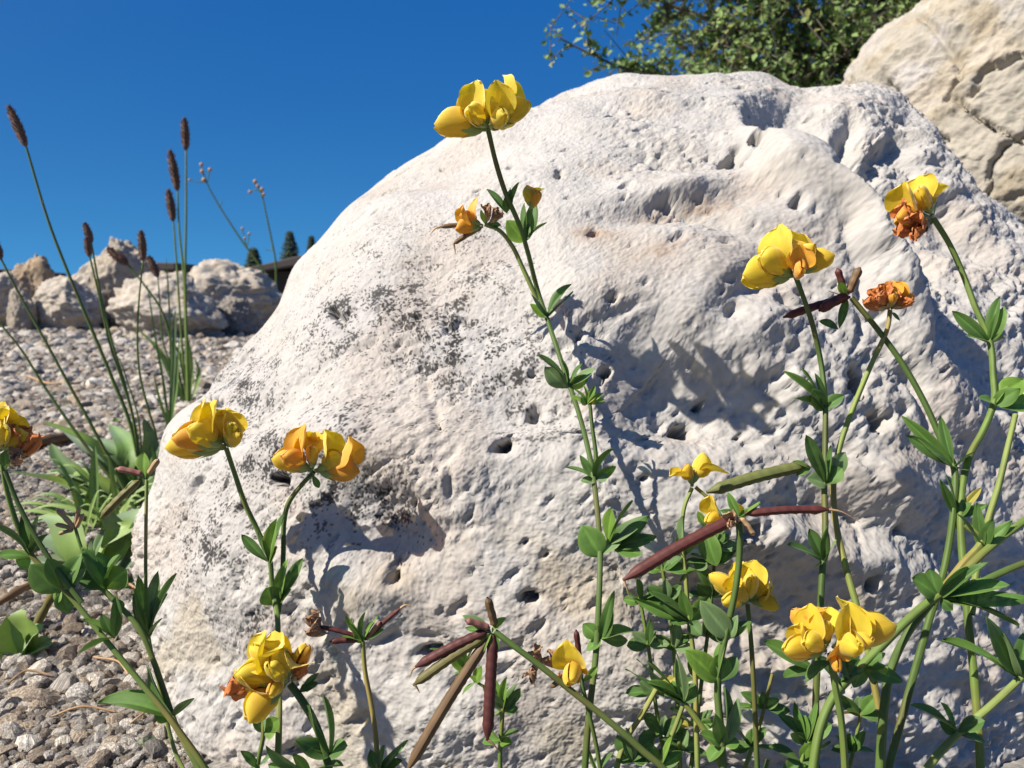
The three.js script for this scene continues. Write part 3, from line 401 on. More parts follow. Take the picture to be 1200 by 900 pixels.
function keelPetal() { const c = new THREE.CatmullRomCurve3([V(0.28, 0, 0), V(0.55, -0.06, 0), V(0.80, -0.02, 0), V(0.95, 0.13, 0)]); const g = taper(c, 8, 7, u => 0.085 * Math.sin(Math.PI * (0.2 + 0.78 * u)) + 0.006); return tinted(g, 1, 0.98, 1.1); }
function tinted(g, r, gg, b) { g.deleteAttribute('uv'); const n = g.attributes.position.count, c = new Float32Array(n * 3), p = g.attributes.position; for (let i = 0; i < n; i++) { const m = 1 + 0.14 * N3(p.getX(i) * 9, p.getY(i) * 9, p.getZ(i) * 9) + 0.30 * N3(p.getX(i) * 170, p.getY(i) * 170, p.getZ(i) * 170); c[i * 3] = r * m; c[i * 3 + 1] = gg * m; c[i * 3 + 2] = b * m; } g.setAttribute('color', new THREE.BufferAttribute(c, 3)); return g; }
function calyx() {                                                       // stalk, bell and five pointed teeth
  const pos = [], idx = [], col = [], K = 20, rows = [[0, 0.035], [0.10, 0.035], [0.15, 0.075], [0.24, 0.115], [0.34, 0.13]];
  rows.push(null); rows.forEach((q, i) => { for (let k = 0; k < K; k++) { const a = k / K * 2 * Math.PI, tooth = 1 - Math.abs((k % 4) - 2) / 2, x = q ? q[0] : 0.34 + 0.17 * tooth, r = q ? q[1] : 0.13 + 0.03 * tooth; pos.push(x, Math.cos(a) * r, Math.sin(a) * r); const m = 0.8 + 0.35 * (i / 5); col.push(m, m, m); } });
  for (let i = 0; i < 5; i++) for (let k = 0; k < K; k++) { const a = i * K + k, b = i * K + (k + 1) % K; idx.push(a, b, b + K, a, b + K, a + K); }
  const g = new THREE.BufferGeometry(); g.setAttribute('position', new THREE.Float32BufferAttribute(pos, 3)); g.setAttribute('color', new THREE.Float32BufferAttribute(col, 3)); g.setIndex(idx); g.computeVertexNormals(); return g;
}
const calyxGeo = calyx(), keelGeo = keelPetal(), standards = [standardPetal(1, 0.45), standardPetal(2, 0.75), standardPetal(3, 0.15), standardPetal(4, 0.55)], wings = [1, -1].map(s => [wingPetal(1, s), wingPetal(4, s)]);
function crumple(g, seed, a) { const h = g.clone(), p = h.attributes.position; for (let i = 0; i < p.count; i++) { const x = p.getX(i), y = p.getY(i), z = p.getZ(i), u = Math.max(0, x - 0.3); p.setXYZ(i, x * 0.95 + a * N3(x * 7, y * 7, z * 7 + seed), y * (1 - 0.35 * u) * 0.8 + a * N3(x * 8 + 5, y * 8, z * 8 + seed), z * 0.62 + a * N3(x * 8, y * 8 + 5, z * 8 + seed)); } h.computeVertexNormals(); return h; }
const dryStandards = standards.slice(0, 2).map((g, i) => crumple(g, i + 3, 0.10)), dryWings = wings.map((w, i) => crumple(w[0], i + 9, 0.09));

const rockMap = boulderMain.userData.depth;
function before(x, y, d, gap = 0.006) { const X = Math.floor(x / 4), Y = Math.floor(y / 4); let m = 9; for (let j = -2; j <= 2; j++) for (let i = -2; i <= 2; i++) { const a = Math.min(299, Math.max(0, X + i)), b = Math.min(224, Math.max(0, Y + j)); m = Math.min(m, rockMap[b * 300 + a]); } return m < 0.9 ? Math.min(d, m - gap) : d; }
function smooth(points, d0) {                                            // [x, y, ahead?] -> points in the place; a missing distance is taken on between its neighbours
  const d = points.map(p => p[2]), n = d.length; if (d[0] === undefined) d[0] = d0; if (d[n - 1] === undefined) { let k = n - 1; while (d[k] === undefined) k--; d[n - 1] = d[k]; }
  for (let i = 1; i < n; i++) if (d[i] === undefined) { let k = i; while (d[k] === undefined) k++; d[i] = d[i - 1] + (d[k] - d[i - 1]) / (k - i + 1); }
  return points.map((p, i) => [p[0], p[1], before(p[0], p[1], d[i])]);
}
function mottled(g, seed) { g.deleteAttribute('uv'); const p = g.attributes.position, n = p.count, c = new Float32Array(n * 3); for (let i = 0; i < n; i++) { const x = p.getX(i), y = p.getY(i), z = p.getZ(i), m = 1 + 0.22 * N3(x * 60 + seed, y * 60, z * 60) + 0.18 * N3(x * 420, y * 110, z * 420), red = sstep(0.1, 0.6, N3(x * 25 + seed, y * 25, z * 25 + 4)); c[i * 3] = m * (1 + 0.45 * red); c[i * 3 + 1] = m * (1 - 0.12 * red); c[i * 3 + 2] = m; } g.setAttribute('color', new THREE.BufferAttribute(c, 3)); return g; }
class Plant {
  constructor(name, label, category, d, rootAt, group) { this.d = d; this.marks = []; const r = at(rootAt[0], rootAt[1], rootAt[2] || d); this.root = V(r.x, LEVEL, r.z); this.g = thing(name, label, category, this.root, group); }
  local(x, y, d) { return at(x, y, d).sub(this.root); }
  depth(x, y) { let b = 1e9, d = this.d; for (const m of this.marks) { const e = Math.hypot(m[0] - x, m[1] - y); if (e < b) { b = e; d = m[2]; } } return d; }
  stem(r, mat, pts, rooted, name = 'stem') {
    const q = smooth(pts, this.depth(pts[0][0], pts[0][1])), v = q.map(p => this.local(...p));
    for (let i = 0; i + 1 < q.length; i++) for (let k = 0; k < 6; k++) this.marks.push([0, 1, 2].map(c => q[i][c] + (q[i + 1][c] - q[i][c]) * k / 6)); this.marks.push(q[q.length - 1]);
    if (rooted) { const e = v[v.length - 1]; v.push(V(e.x * 0.6, Math.min(e.y * 0.4, e.y - 0.01), e.z * 0.6), V(0, -0.012, 0)); }
    const c = new THREE.CatmullRomCurve3(v, false, 'centripetal'), k = q[0][2] / FOCAL; this.marks.sort;
    const len = c.getLength(), nodes = Math.max(2, Math.round(len / 0.03));
    return mesh(name, mottled(taper(c, v.length * 7, 16, u => r * k * (0.74 + 0.22 * u) * (1 + 0.05 * N3(u * len * 90, r, 3)), 0.07), r), stemMats[mat], this.g);
  }
  leaf(x, y, tips, mat) {                                                // leaflets that spring from one point: [tip x, tip y, width, material?]
    const d = this.depth(x, y);
    for (const [tx, ty, w, m] of tips) {
      const db = before(x, y, d, 0.003), s = Math.hypot(tx - x, ty - y) / FOCAL * d, a = this.local(x, y, db), b = this.local(tx, ty, before(tx, ty, db - 0.15 * s + jit(0.30 * s), 0.003)), X = b.clone().sub(a), L = X.length(); X.normalize();
      const want = V(jit(0.5) - 0.25, 0.75, 0.55 + jit(0.55)), Z = X.clone().cross(want).normalize(), Y = Z.clone().cross(X);
      const roll = jit(0.75), c = Math.cos(roll), e = Math.sin(roll), Y2 = Y.clone().multiplyScalar(c).addScaledVector(Z, e), Z2 = X.clone().cross(Y2);
      const o = mesh('leaflet', leafGeos[Math.floor(rnd() * 4)], leafMats[rnd() < 0.035 ? 4 : m ?? mat ?? [0, 0, 1, 2, 3][Math.floor(rnd() * 5)]], this.g);
      o.position.copy(a); o.quaternion.setFromRotationMatrix(new THREE.Matrix4().makeBasis(X, Y2, Z2)); o.scale.set(L, L * (0.6 + 0.9 * rnd()), w * (1.1 + 0.28 * rnd()) / FOCAL * d);
    }
  }
  floret(x, y, dx, dy, dz, kind = 'fresh', up, size = 1) {               // dx, dy, dz: towards its tip, dz to this side; up: towards the standard
    const d = before(x, y, this.depth(x, y)), k = d / FOCAL, X = RIGHT.clone().multiplyScalar(dx).addScaledVector(UP, -dy).addScaledVector(AHEAD, -dz), L = X.length() * k * size; X.normalize();
    const u = up || [jit(0.25) - dx * 0.004, -1, 0.25 + jit(0.2)], W = RIGHT.clone().multiplyScalar(u[0]).addScaledVector(UP, -u[1]).addScaledVector(AHEAD, -u[2]), Z = X.clone().cross(W).normalize(), Y = Z.clone().cross(X);
    const o = mesh('flower', calyxGeo, calyxMats[kind === 'dry' || kind === 'brown' ? 1 : 0], this.g); o.position.copy(this.local(x, y, d)); o.quaternion.setFromRotationMatrix(new THREE.Matrix4().makeBasis(X, Y, Z)); o.scale.setScalar(Math.max(L, 0.011));
    const m = petalMats[{ fresh: rnd() < 0.6 ? 0 : 1, aged: rnd() < 0.55 ? 2 : 1, dry: 3, brown: 4 }[kind]], i = Math.floor(rnd() * 4), dry = kind === 'dry' || kind === 'brown';
    const wide = Math.hypot(dx, dy) > 56 ? 0.66 : 1; mesh('standard_petal', dry ? dryStandards[i % 2] : standards[i], m, o).scale.set((1.0 + jit(0.08)) * (0.5 + 0.5 * wide), (1.05 + jit(0.1)) * wide, (1.05 + jit(0.08)) * wide);
    for (const s of [0, 1]) { const w = mesh('wing_petal', dry ? dryWings[s] : wings[s][i % 2], kind === 'aged' && rnd() < 0.5 ? petalMats[2] : m, o); w.rotation.z = jit(0.07); w.scale.set(1, 1.05 + jit(0.15), 1.05 + jit(0.15)); }
    mesh('keel_petal', keelGeo, m, o);
    return o;
  }
  pod(x, y, tx, ty, r, mat, dz = 0, tail) {
    const d = before(x, y, this.depth(x, y)), s = Math.hypot(tx - x, ty - y), a = this.local(x, y, d), b = this.local(tx, ty, before(tx, ty, d - dz / FOCAL * d)), m = a.clone().lerp(b, 0.5).add(V(0, 0.02 * s / FOCAL * d, 0)), k = d / FOCAL;
    const g = tinted(taper(new THREE.CatmullRomCurve3([a, m, b]), 34, 10, u => r * 0.88 * k * (0.35 + 0.65 * sstep(0, 0.12, u)) * (1 - 0.75 * sstep(0.86, 1, u)) * (1 + 0.055 * Math.sin(u * s * 0.55) * sstep(0.05, 0.2, u))), 1, 1, 1);
    const o = mesh('seed_pod', g, podMats[mat], this.g);
    if (tail) { const e = this.local(tail[0], tail[1], before(tail[0], tail[1], d - dz / FOCAL * d)); mesh('style', tinted(taper(new THREE.CatmullRomCurve3([b.clone().lerp(a, 0.01), b.clone().lerp(e, 0.35).add(V(0, 0.001, 0)), e]), 8, 6, u => 1.4 * k * (1.2 - u)), 1, 1, 1), podMats.tan, o); }
    return o;
  }
}
const LOTUS = 'yellow trefoil plants before the white boulder';
// ---------------------------------------------------------------- the trefoils before the white boulder
{ // tall stem in the middle
  const t = new Plant('trefoil_plant', 'tallest trefoil, its full yellow flower head standing against the blue sky', 'wildflower', 0.384, [684, 930, 0.335], LOTUS);
  t.stem(3.7, 1, [[572, 152, 0.384], [581, 190], [592, 225, 0.396], [608, 262], [617, 290, 0.415], [630, 340, 0.43], [645, 385, 0.42], [660, 430], [680, 490, 0.395], [692, 540], [698, 580, 0.375], [703, 640], [702, 700, 0.352], [698, 770], [690, 840, 0.338], [684, 930, 0.335]], true);
  t.stem(3.0, 2, [[568, 263, 0.425], [585, 270], [600, 288], [613, 315], [630, 352, 0.43]]);
  t.stem(2.6, 1, [[691, 470, 0.39], [694, 500], [698, 530], [699, 556, 0.382]]);
  t.floret(572, 152, -64, 2, 8, 'fresh', [-0.1, -1, 0.1]); t.floret(572, 150, -26, -8, 48, 'fresh', [-0.1, -1, 0.1], 0.86); t.floret(573, 150, -42, -16, -20, 'fresh', undefined, 0.9); t.floret(574, 150, 34, -22, -24); t.floret(574, 151, 22, 2, 50, 'fresh', [0, -1, 0.3], 0.9); t.floret(575, 150, 50, -22, 14, 'fresh', [-0.3, -1, 0]); t.floret(572, 148, -2, -22, 36, 'fresh', [0.1, -0.9, 0.4], 0.86);
  t.floret(620, 246, 14, -14, 20, 'aged', [0, -1, 0.2]); t.floret(622, 244, -6, -16, 8, 'fresh');
  t.floret(566, 264, -28, -8, 14, 'aged', [0, -1, 0.1]); t.floret(566, 266, -32, 6, 12, 'aged', [-0.4, -0.7, 0.3]); t.pod(565, 263, 515, 266, 3.2, 'brown', 6, [503, 276]); t.pod(565, 266, 531, 286, 3.4, 'brown', 8, [534, 298]); t.floret(572, 262, 16, -10, 6, 'brown'); t.floret(570, 262, 4, -16, 10, 'brown');
  t.leaf(594, 250, [[572, 220, 8], [600, 221, 13], [606, 213, 6]], 1); t.leaf(616, 283, [[593, 259, 24, 2], [612, 238, 11, 1], [628, 234, 12, 1], [638, 258, 7], [620, 262, 12]]); t.leaf(570, 264, [[563, 246, 5], [587, 262, 7]]);
  t.leaf(641, 372, [[665, 330, 12, 1], [673, 343, 8, 1], [620, 344, 10], [621, 356, 8], [632, 370, 10]]);
  t.leaf(665, 455, [[636, 412, 15, 0], [639, 432, 17], [664, 420, 6], [696, 430, 17, 3], [690, 441, 13], [680, 424, 9]]);
  t.leaf(688, 474, [[670, 462, 6, 2], [677, 455, 6], [686, 451, 5, 2], [697, 452, 5, 2], [706, 460, 5, 2], [709, 468, 5, 2], [680, 466, 7, 2], [698, 464, 6]]);
  t.leaf(698, 562, [[665, 544, 17, 0], [680, 533, 9], [711, 522, 17, 1], [722, 546, 10, 2], [680, 565, 14, 3], [712, 557, 12]]);
  t.leaf(704, 652, [[683, 618, 25, 0], [727, 624, 17, 3]]); t.leaf(713, 640, [[735, 583, 18, 1], [714, 596, 14], [761, 606, 19, 1], [769, 632, 21, 1], [745, 617, 17, 3], [752, 648, 18, 0]]);
  t.leaf(704, 748, [[683, 732, 17, 0], [688, 764, 18, 0], [719, 711, 20, 1], [739, 731, 20, 0], [722, 690, 10], [735, 752, 13, 1]]);
}
{ // single open flower low in the middle
  const t = new Plant('trefoil_plant', 'short trefoil with one open yellow flower and dark red buds beside hanging pods', 'wildflower', 0.335, [706, 935, 0.33], LOTUS);
  t.stem(3, 1, [[679, 775, 0.334], [682, 800], [690, 835], [700, 880], [706, 930, 0.33]], true);
  t.floret(678, 778, -14, 8, 46, 'fresh', [-0.25, -1, 0.3], 1.05); t.floret(678, 780, -4, 10, 24, 'aged', [0, -1, 0.2], 0.9); t.floret(676, 778, -16, 28, 8, 'dry'); t.pod(679, 772, 675, 738, 4, 'red', 4); t.pod(677, 776, 634, 772, 3, 'red', 6); t.pod(676, 784, 645, 806, 4, 'brown', 6);
  t.floret(660, 782, -26, -10, 6, 'brown'); t.floret(640, 778, -26, -14, 6, 'brown', undefined, 0.8); t.floret(628, 772, -4, 24, 10, 'brown', undefined, 0.9);
  t.leaf(682, 800, [[668, 782, 6], [700, 782, 7]]);
}
{ // hanging seed pods
  const t = new Plant('trefoil_plant', 'trefoil stalk ending in a fan of long dark red and brown seed pods', 'wildflower', 0.325, [800, 940, 0.31], LOTUS);
  t.stem(4.6, 1, [[580, 740, 0.325], [598, 754], [630, 778], [670, 810, 0.32], [710, 842], [750, 877], [790, 918, 0.312]], true);
  t.pod(574, 738, 486, 782, 6.5, 'red', 10, [480, 795]); t.pod(570, 745, 484, 803, 6.5, 'olive', 14, [492, 812]); t.pod(572, 748, 476, 905, 7.5, 'brown', 24); t.pod(578, 744, 571, 868, 7.5, 'red', 20, [586, 882]); t.pod(580, 734, 571, 700, 5.5, 'brown', 8); t.pod(574, 736, 545, 727, 4.5, 'pink', 10);
  t.leaf(576, 742, [[545, 718, 12, 3], [591, 722, 9, 2], [560, 764, 10, 2], [584, 762, 8], [545, 735, 7]]);
}
{ // leafy shoots low in the middle
  const t = new Plant('trefoil_plant', 'small flowerless trefoil shoot with a dense fan of leaflets below the hanging pods', 'wildflower', 0.345, [588, 940, 0.34], LOTUS);
  t.stem(3.2, 0, [[590, 815, 0.345], [588, 850], [586, 890], [588, 935, 0.34]], true); t.stem(2, 0, [[540, 782, 0.348], [560, 800], [580, 815], [588, 840, 0.345]]);
  t.leaf(590, 832, [[566, 800, 11], [577, 794, 9], [590, 796, 10], [600, 799, 10, 1], [610, 808, 10, 1], [607, 830, 10], [572, 842, 12], [584, 812, 12], [603, 818, 12, 1]]); t.leaf(586, 868, [[570, 846, 12, 2], [604, 850, 13, 1], [566, 866, 12], [600, 872, 12]]);
  t.leaf(545, 786, [[525, 768, 9], [536, 752, 12, 0], [553, 757, 14, 0], [530, 790, 8], [512, 752, 6, 1], [556, 772, 12, 3]]); t.leaf(556, 800, [[540, 812, 10], [565, 780, 10, 2]]);
}
{ // right of the middle
  const t = new Plant('trefoil_plant', 'upright trefoil with a wide yellow head and a long olive pod on its stem', 'wildflower', 0.385, [955, 935, 0.335], LOTUS);
  t.stem(3.8, 1, [[932, 323, 0.385], [942, 350], [952, 380], [962, 425, 0.392], [967, 470], [967, 520, 0.38], [966, 570], [967, 620, 0.36], [963, 680], [960, 740, 0.345], [956, 820], [955, 930, 0.335]], true);
  t.floret(932, 323, -66, 8, 8, 'fresh', [-0.2, -1, 0]); t.floret(931, 322, -52, -12, 30, 'fresh', [-0.2, -1, 0.1]); t.floret(931, 320, -30, -24, -20); t.floret(932, 322, -8, 4, 50, 'aged', [0, -1, 0.2], 0.8); t.floret(933, 320, 14, -28, 28, 'fresh', [0, -1, 0.2]); t.floret(934, 321, 40, -18, 16, 'fresh', [-0.3, -1, 0]); t.floret(933, 319, 22, -24, -30);
  t.leaf(966, 480, [[931, 432, 10, 0], [944, 430, 13, 2], [931, 458, 12, 1], [950, 455, 15], [987, 462, 12, 1], [960, 438, 9]]);
  t.leaf(968, 568, [[946, 511, 14, 1], [950, 558, 17, 3], [962, 530, 9], [991, 530, 17, 3], [986, 548, 15, 0], [976, 522, 9]]);
  t.leaf(965, 658, [[927, 634, 13, 1], [950, 621, 14, 1], [967, 614, 9, 1], [982, 634, 11, 2], [954, 667, 9, 2]]);
  t.pod(946, 545, 828, 577, 8, 'green', 10); t.leaf(950, 548, [[930, 540, 9], [934, 556, 8]]);
}
{ // pods and a withered head up on the right
  const t = new Plant('trefoil_plant', 'forked trefoil, dark red pods on one arm, a withered orange head on the other', 'wildflower', 0.40, [1030, 935, 0.335], LOTUS);
  t.stem(4.2, 1, [[998, 349, 0.40], [1030, 388], [1060, 430, 0.395], [1085, 475], [1105, 520, 0.385], [1118, 548, 0.38], [1118, 590], [1108, 660, 0.365], [1085, 740, 0.352], [1060, 830, 0.345], [1035, 930, 0.335]], true);
  t.stem(3.6, 2, [[1043, 364, 0.40], [1040, 385], [1022, 425, 0.395], [1003, 470], [985, 520, 0.385], [977, 560, 0.378], [979, 610], [990, 660, 0.36], [1012, 740, 0.35], [1030, 830, 0.345]]);
  t.pod(996, 348, 918, 372, 5.5, 'red', 8); t.pod(992, 346, 960, 364, 6.5, 'red', 14); t.pod(994, 344, 1008, 313, 5.5, 'brown', 4); t.pod(990, 344, 981, 314, 4.5, 'red', 4); t.leaf(992, 350, [[984, 330, 8, 2], [972, 340, 7, 2], [984, 386, 9, 1], [976, 352, 7]]); t.leaf(960, 376, [[984, 383, 11, 1]]);
  t.floret(1042, 362, -38, -6, 8, 'dry'); t.floret(1042, 360, -24, -12, 24, 'dry'); t.floret(1043, 360, -8, -14, 30, 'aged', undefined, 0.85); t.floret(1044, 361, 28, -14, 10, 'aged', undefined, 0.9); t.floret(1044, 362, 16, -8, 26, 'dry'); t.leaf(1046, 366, [[1054, 376, 8, 1]]);
  t.leaf(1118, 548, [[1061, 488, 13, 0], [1065, 511, 13, 1], [1101, 488, 11], [1085, 530, 10], [1140, 528, 20, 0], [1136, 552, 16, 1]]); t.leaf(1122, 606, [[1099, 560, 9, 1], [1114, 558, 9, 1], [1135, 588, 13, 1], [1150, 570, 7], [1158, 590, 8], [1128, 625, 10]]);
}
{ // flower at the upper right
  const t = new Plant('trefoil_plant', 'curving trefoil with a nodding yellow head over a withered red flower', 'wildflower', 0.41, [1150, 940, 0.335], LOTUS);
  t.stem(4.2, 0, [[1094, 256, 0.41], [1112, 285], [1128, 320, 0.41], [1143, 360], [1160, 400, 0.40], [1164, 440], [1165, 470, 0.39], [1152, 505], [1136, 535, 0.382], [1126, 590, 0.372], [1132, 700, 0.355], [1142, 800, 0.345], [1150, 930, 0.335]], true);
  t.stem(4, 2, [[1190, 486, 0.385], [1182, 520], [1170, 570, 0.372], [1158, 610], [1146, 660, 0.36], [1138, 720, 0.352]]);
  t.floret(1092, 254, -50, 10, 14, 'aged', [-0.2, -1, 0.2]); t.floret(1092, 252, -30, -22, 30, 'fresh', [-0.4, -1, 0.1]); t.floret(1093, 252, -12, -30, -12, 'fresh', [0.2, -1, 0]); t.floret(1090, 257, -50, 22, 10, 'dry'); t.floret(1090, 258, -34, 28, 20, 'dry'); t.leaf(1094, 256, [[1097, 236, 7], [1086, 262, 7, 1]]);
  t.leaf(1160, 402, [[1117, 365, 14, 1], [1138, 388, 12, 1], [1168, 347, 12, 1], [1177, 360, 12], [1174, 394, 16, 3]]);
  t.leaf(1165, 474, [[1151, 462, 20, 1], [1178, 450, 9, 2], [1200, 440, 22, 2], [1214, 470, 24, 0], [1188, 480, 14, 1], [1196, 455, 18, 0]]);
}
{ // thick stems low on the right
  const t = new Plant('trefoil_plant', 'sturdy flowerless trefoil with thick pale crossing stems at the boulder foot', 'wildflower', 0.345, [948, 940, 0.315], LOTUS);
  t.stem(5.4, 0, [[1240, 582, 0.355], [1190, 618, 0.35], [1150, 650], [1110, 690, 0.34], [1085, 708, 0.336], [1060, 730], [1030, 760, 0.33], [1005, 785], [980, 812, 0.325], [962, 850], [950, 930, 0.315]], true);
  t.stem(5.4, 2, [[1132, 615, 0.352], [1150, 632, 0.35], [1128, 662, 0.345], [1106, 690], [1090, 706, 0.338]]);
  t.stem(5.6, 1, [[1090, 708, 0.337], [1062, 745], [1044, 785, 0.338], [1036, 830], [1030, 930, 0.33]]);
  t.stem(4.5, 1, [[1225, 652, 0.345], [1195, 662], [1165, 675, 0.34], [1120, 698, 0.338]]);
  t.leaf(1102, 702, [[1073, 676, 22, 0], [1088, 668, 18, 1], [1127, 660, 26, 0], [1148, 654, 14, 1], [1182, 680, 20, 0], [1206, 706, 24, 0], [1196, 722, 15, 1], [1116, 716, 11, 1]]); t.leaf(1150, 642, [[1130, 600, 12, 1], [1146, 588, 12, 1], [1164, 606, 12], [1186, 610, 12, 0], [1168, 626, 12, 1]]);
  t.leaf(957, 786, [[898, 750, 22, 0], [918, 790, 20, 1]]); t.leaf(1012, 780, [[978, 778, 18, 1], [1058, 800, 18, 0], [1038, 766, 12, 1], [1000, 806, 15, 1], [1030, 802, 13, 1]]); t.leaf(985, 800, [[962, 770, 20, 1], [1000, 772, 14, 1]]);
}
{ // big open head low on the right
  const t = new Plant('trefoil_plant', 'trefoil with the largest spread yellow flower head, beside the crossing thick stems', 'wildflower', 0.31, [992, 940, 0.31], LOTUS);
  t.stem(5, 0, [[973, 766, 0.31], [978, 800], [986, 845], [991, 930, 0.31]], true);
  t.floret(968, 762, -58, 0, 18, 'fresh', [-0.2, -1, 0.05]); t.floret(968, 758, -40, -14, 34, 'fresh', [-0.3, -1, 0], 0.95); t.floret(966, 756, -42, -46, -14, 'aged', [0.3, -0.8, 0.2], 0.85); t.floret(976, 758, 8, -14, 50, 'fresh', [0.15, -1, -0.1], 1.12); t.floret(980, 759, 70, -24, 8, 'fresh', [-0.3, -1, 0]); t.floret(973, 764, -3, 14, 32, 'aged', [0, -1, 0.2], 0.8); t.floret(982, 756, 40, -34, -10, 'fresh', [0.2, -1, 0]); t.floret(970, 756, -14, -30, 24, 'fresh', [-0.1, -1, 0.2]); t.floret(980, 757, 30, -16, 40, 'fresh', [0.2, -1, 0.1], 0.95);
  t.leaf(974, 776, [[940, 790, 16, 1], [1000, 792, 12, 1]]);
}
{ // at the lower right edge
  const t = new Plant('trefoil_plant', 'pale stemmed trefoil shoot with broad blue-green leaflets beside the sturdy crossing stems', 'wildflower', 0.335, [1072, 940, 0.32], LOTUS);
  t.stem(5.2, 2, [[1225, 765, 0.335], [1190, 800, 0.333], [1160, 828], [1125, 858, 0.33], [1090, 896], [1070, 935, 0.32]], true);
  t.leaf(1192, 792, [[1113, 742, 22, 0], [1150, 721, 24, 0], [1172, 744, 20, 3], [1160, 772, 16, 1], [1210, 762, 18, 0], [1206, 740, 18, 1]]); t.leaf(1120, 858, [[1079, 818, 13, 0], [1108, 824, 10, 0], [1152, 842, 18, 1], [1160, 866, 17, 0], [1100, 846, 12, 1]]);
}
{ // yellow bud left of the pods
  const t = new Plant('trefoil_plant', 'slim light green trefoil with a half open flower above a smaller pale one', 'wildflower', 0.355, [818, 940, 0.335], LOTUS);
  t.stem(3.2, 2, [[811, 572, 0.358], [802, 594], [799, 630], [803, 670, 0.352], [807, 722], [814, 780, 0.346], [816, 850], [818, 930, 0.335]], true); t.stem(2.2, 0, [[845, 604, 0.352], [832, 586], [815, 571, 0.358]]);
  t.floret(811, 570, 14, -40, -12, 'fresh', [0.8, -0.5, 0.2]); t.floret(810, 570, -5, -32, 6, 'aged', [-0.5, -0.5, 0.2], 0.75); t.floret(848, 604, -26, 6, 20, 'fresh', [0, -1, 0.1]); t.floret(846, 605, 14, 8, 24, 'aged', undefined, 0.8);
  t.leaf(803, 652, [[794, 606, 14, 3], [790, 630, 12], [820, 622, 10]]); t.leaf(826, 616, [[838, 664, 20, 0], [818, 600, 8, 2]]);
  t.leaf(808, 728, [[768, 688, 14, 1], [776, 706, 12, 1], [798, 690, 13, 0], [832, 700, 15, 0], [786, 728, 12, 1], [744, 704, 10, 0], [822, 745, 15, 1], [800, 712, 12, 3]]); t.leaf(816, 668, [[780, 664, 13, 0], [840, 684, 14, 1], [826, 655, 16, 1], [795, 680, 12, 0]]);
}
{ // flower head in the thicket
  const t = new Plant('trefoil_plant', 'trefoil with a yellow head half hidden in the thicket behind a dark stalk', 'wildflower', 0.345, [890, 940, 0.335], LOTUS);
  t.stem(3.4, 1, [[876, 708, 0.345], [880, 750], [884, 820], [888, 930, 0.335]], true);
  t.floret(876, 706, -36, -2, 14); t.floret(876, 704, -22, -18, 30, 'fresh', [0, -1, 0.1]); t.floret(877, 702, -6, -26, 30, 'fresh', [0.1, -1, 0.2], 1.1); t.floret(877, 704, 32, 4, 16, 'fresh', [0, -1, 0]); t.floret(878, 703, 28, -14, 4); t.floret(874, 706, -44, -24, -10, 'fresh', undefined, 0.9); t.floret(872, 705, -50, -36, -16, 'fresh', undefined, 0.8);
}
{ // dark stalk with long pods
  const t = new Plant('trefoil_plant', 'dark stalk carrying one thick dark red pod and one thin red pod', 'wildflower', 0.325, [848, 940, 0.315], LOTUS);
  t.stem(4.8, 1, [[866, 612, 0.325], [867, 645], [862, 690], [852, 738, 0.325], [844, 775], [841, 810, 0.323], [845, 860], [848, 930, 0.315]], true); t.stem(4, 0, [[802, 824, 0.33], [820, 848], [836, 872], [846, 900, 0.32]]);
  t.pod(864, 606, 730, 680, 8, 'red', 20, [738, 700]); t.pod(872, 602, 972, 597, 5.5, 'red', 6, [1008, 612]); t.pod(868, 606, 884, 628, 4, 'tan', 4); t.floret(866, 606, -14, 6, 16, 'brown'); t.leaf(866, 606, [[853, 578, 8, 0], [892, 590, 9, 2], [880, 597, 8, 2], [846, 596, 7]]);
  t.leaf(842, 798, [[810, 764, 22, 2], [844, 768, 26, 2], [846, 748, 16, 0], [864, 770, 16, 1], [826, 780, 14]]); t.leaf(856, 748, [[824, 708, 24, 3], [860, 724, 12, 3], [877, 724, 14, 1], [838, 742, 14, 1]]); t.leaf(848, 874, [[822, 858, 16, 0], [828, 886, 22, 0], [869, 824, 14, 3], [856, 808, 16, 1], [836, 834, 14, 0], [866, 868, 14]]);
  t.leaf(800, 824, [[744, 774, 12, 1], [731, 787, 10, 0], [764, 771, 13, 0], [786, 800, 14, 0], [813, 802, 18, 1], [790, 768, 9, 3], [802, 760, 10, 3], [770, 790, 12]]);
}
{ // thicket at the foot
  const t = new Plant('trefoil_plant', 'low leafy trefoil shoots at the boulder foot under the long pod stalk', 'wildflower', 0.342, [745, 940, 0.335], LOTUS);
  t.stem(4, 2, [[770, 806, 0.345], [752, 838], [734, 866, 0.342], [722, 905], [724, 935, 0.335]], true); t.stem(3.6, 0, [[800, 828, 0.342], [790, 855], [776, 888], [764, 930, 0.335]]); t.stem(3, 0, [[900, 890, 0.34], [895, 910], [890, 935, 0.335]]); t.stem(3, 0, [[945, 860, 0.34], [940, 890], [935, 930, 0.335]]);
  t.leaf(742, 892, [[722, 864, 14, 1], [766, 860, 16, 1], [722, 888, 15, 1], [757, 886, 14, 0], [734, 852, 10, 3], [780, 880, 12, 1]]); t.leaf(775, 900, [[760, 870, 12, 0], [798, 880, 14, 1], [785, 862, 10]]); t.leaf(700, 905, [[690, 876, 12, 0], [716, 880, 12, 1]]);
  t.leaf(945, 868, [[920, 836, 12, 1], [930, 824, 8, 0], [942, 838, 14, 0], [960, 824, 13, 0], [974, 848, 14, 0], [962, 862, 15, 2], [925, 860, 12, 0], [938, 850, 12, 3]]); t.leaf(938, 892, [[905, 870, 14, 1], [955, 884, 14, 1], [975, 872, 14, 0], [920, 905, 14, 1]]); t.leaf(940, 890, [[962, 905, 14, 0], [950, 868, 12, 2]]);
}
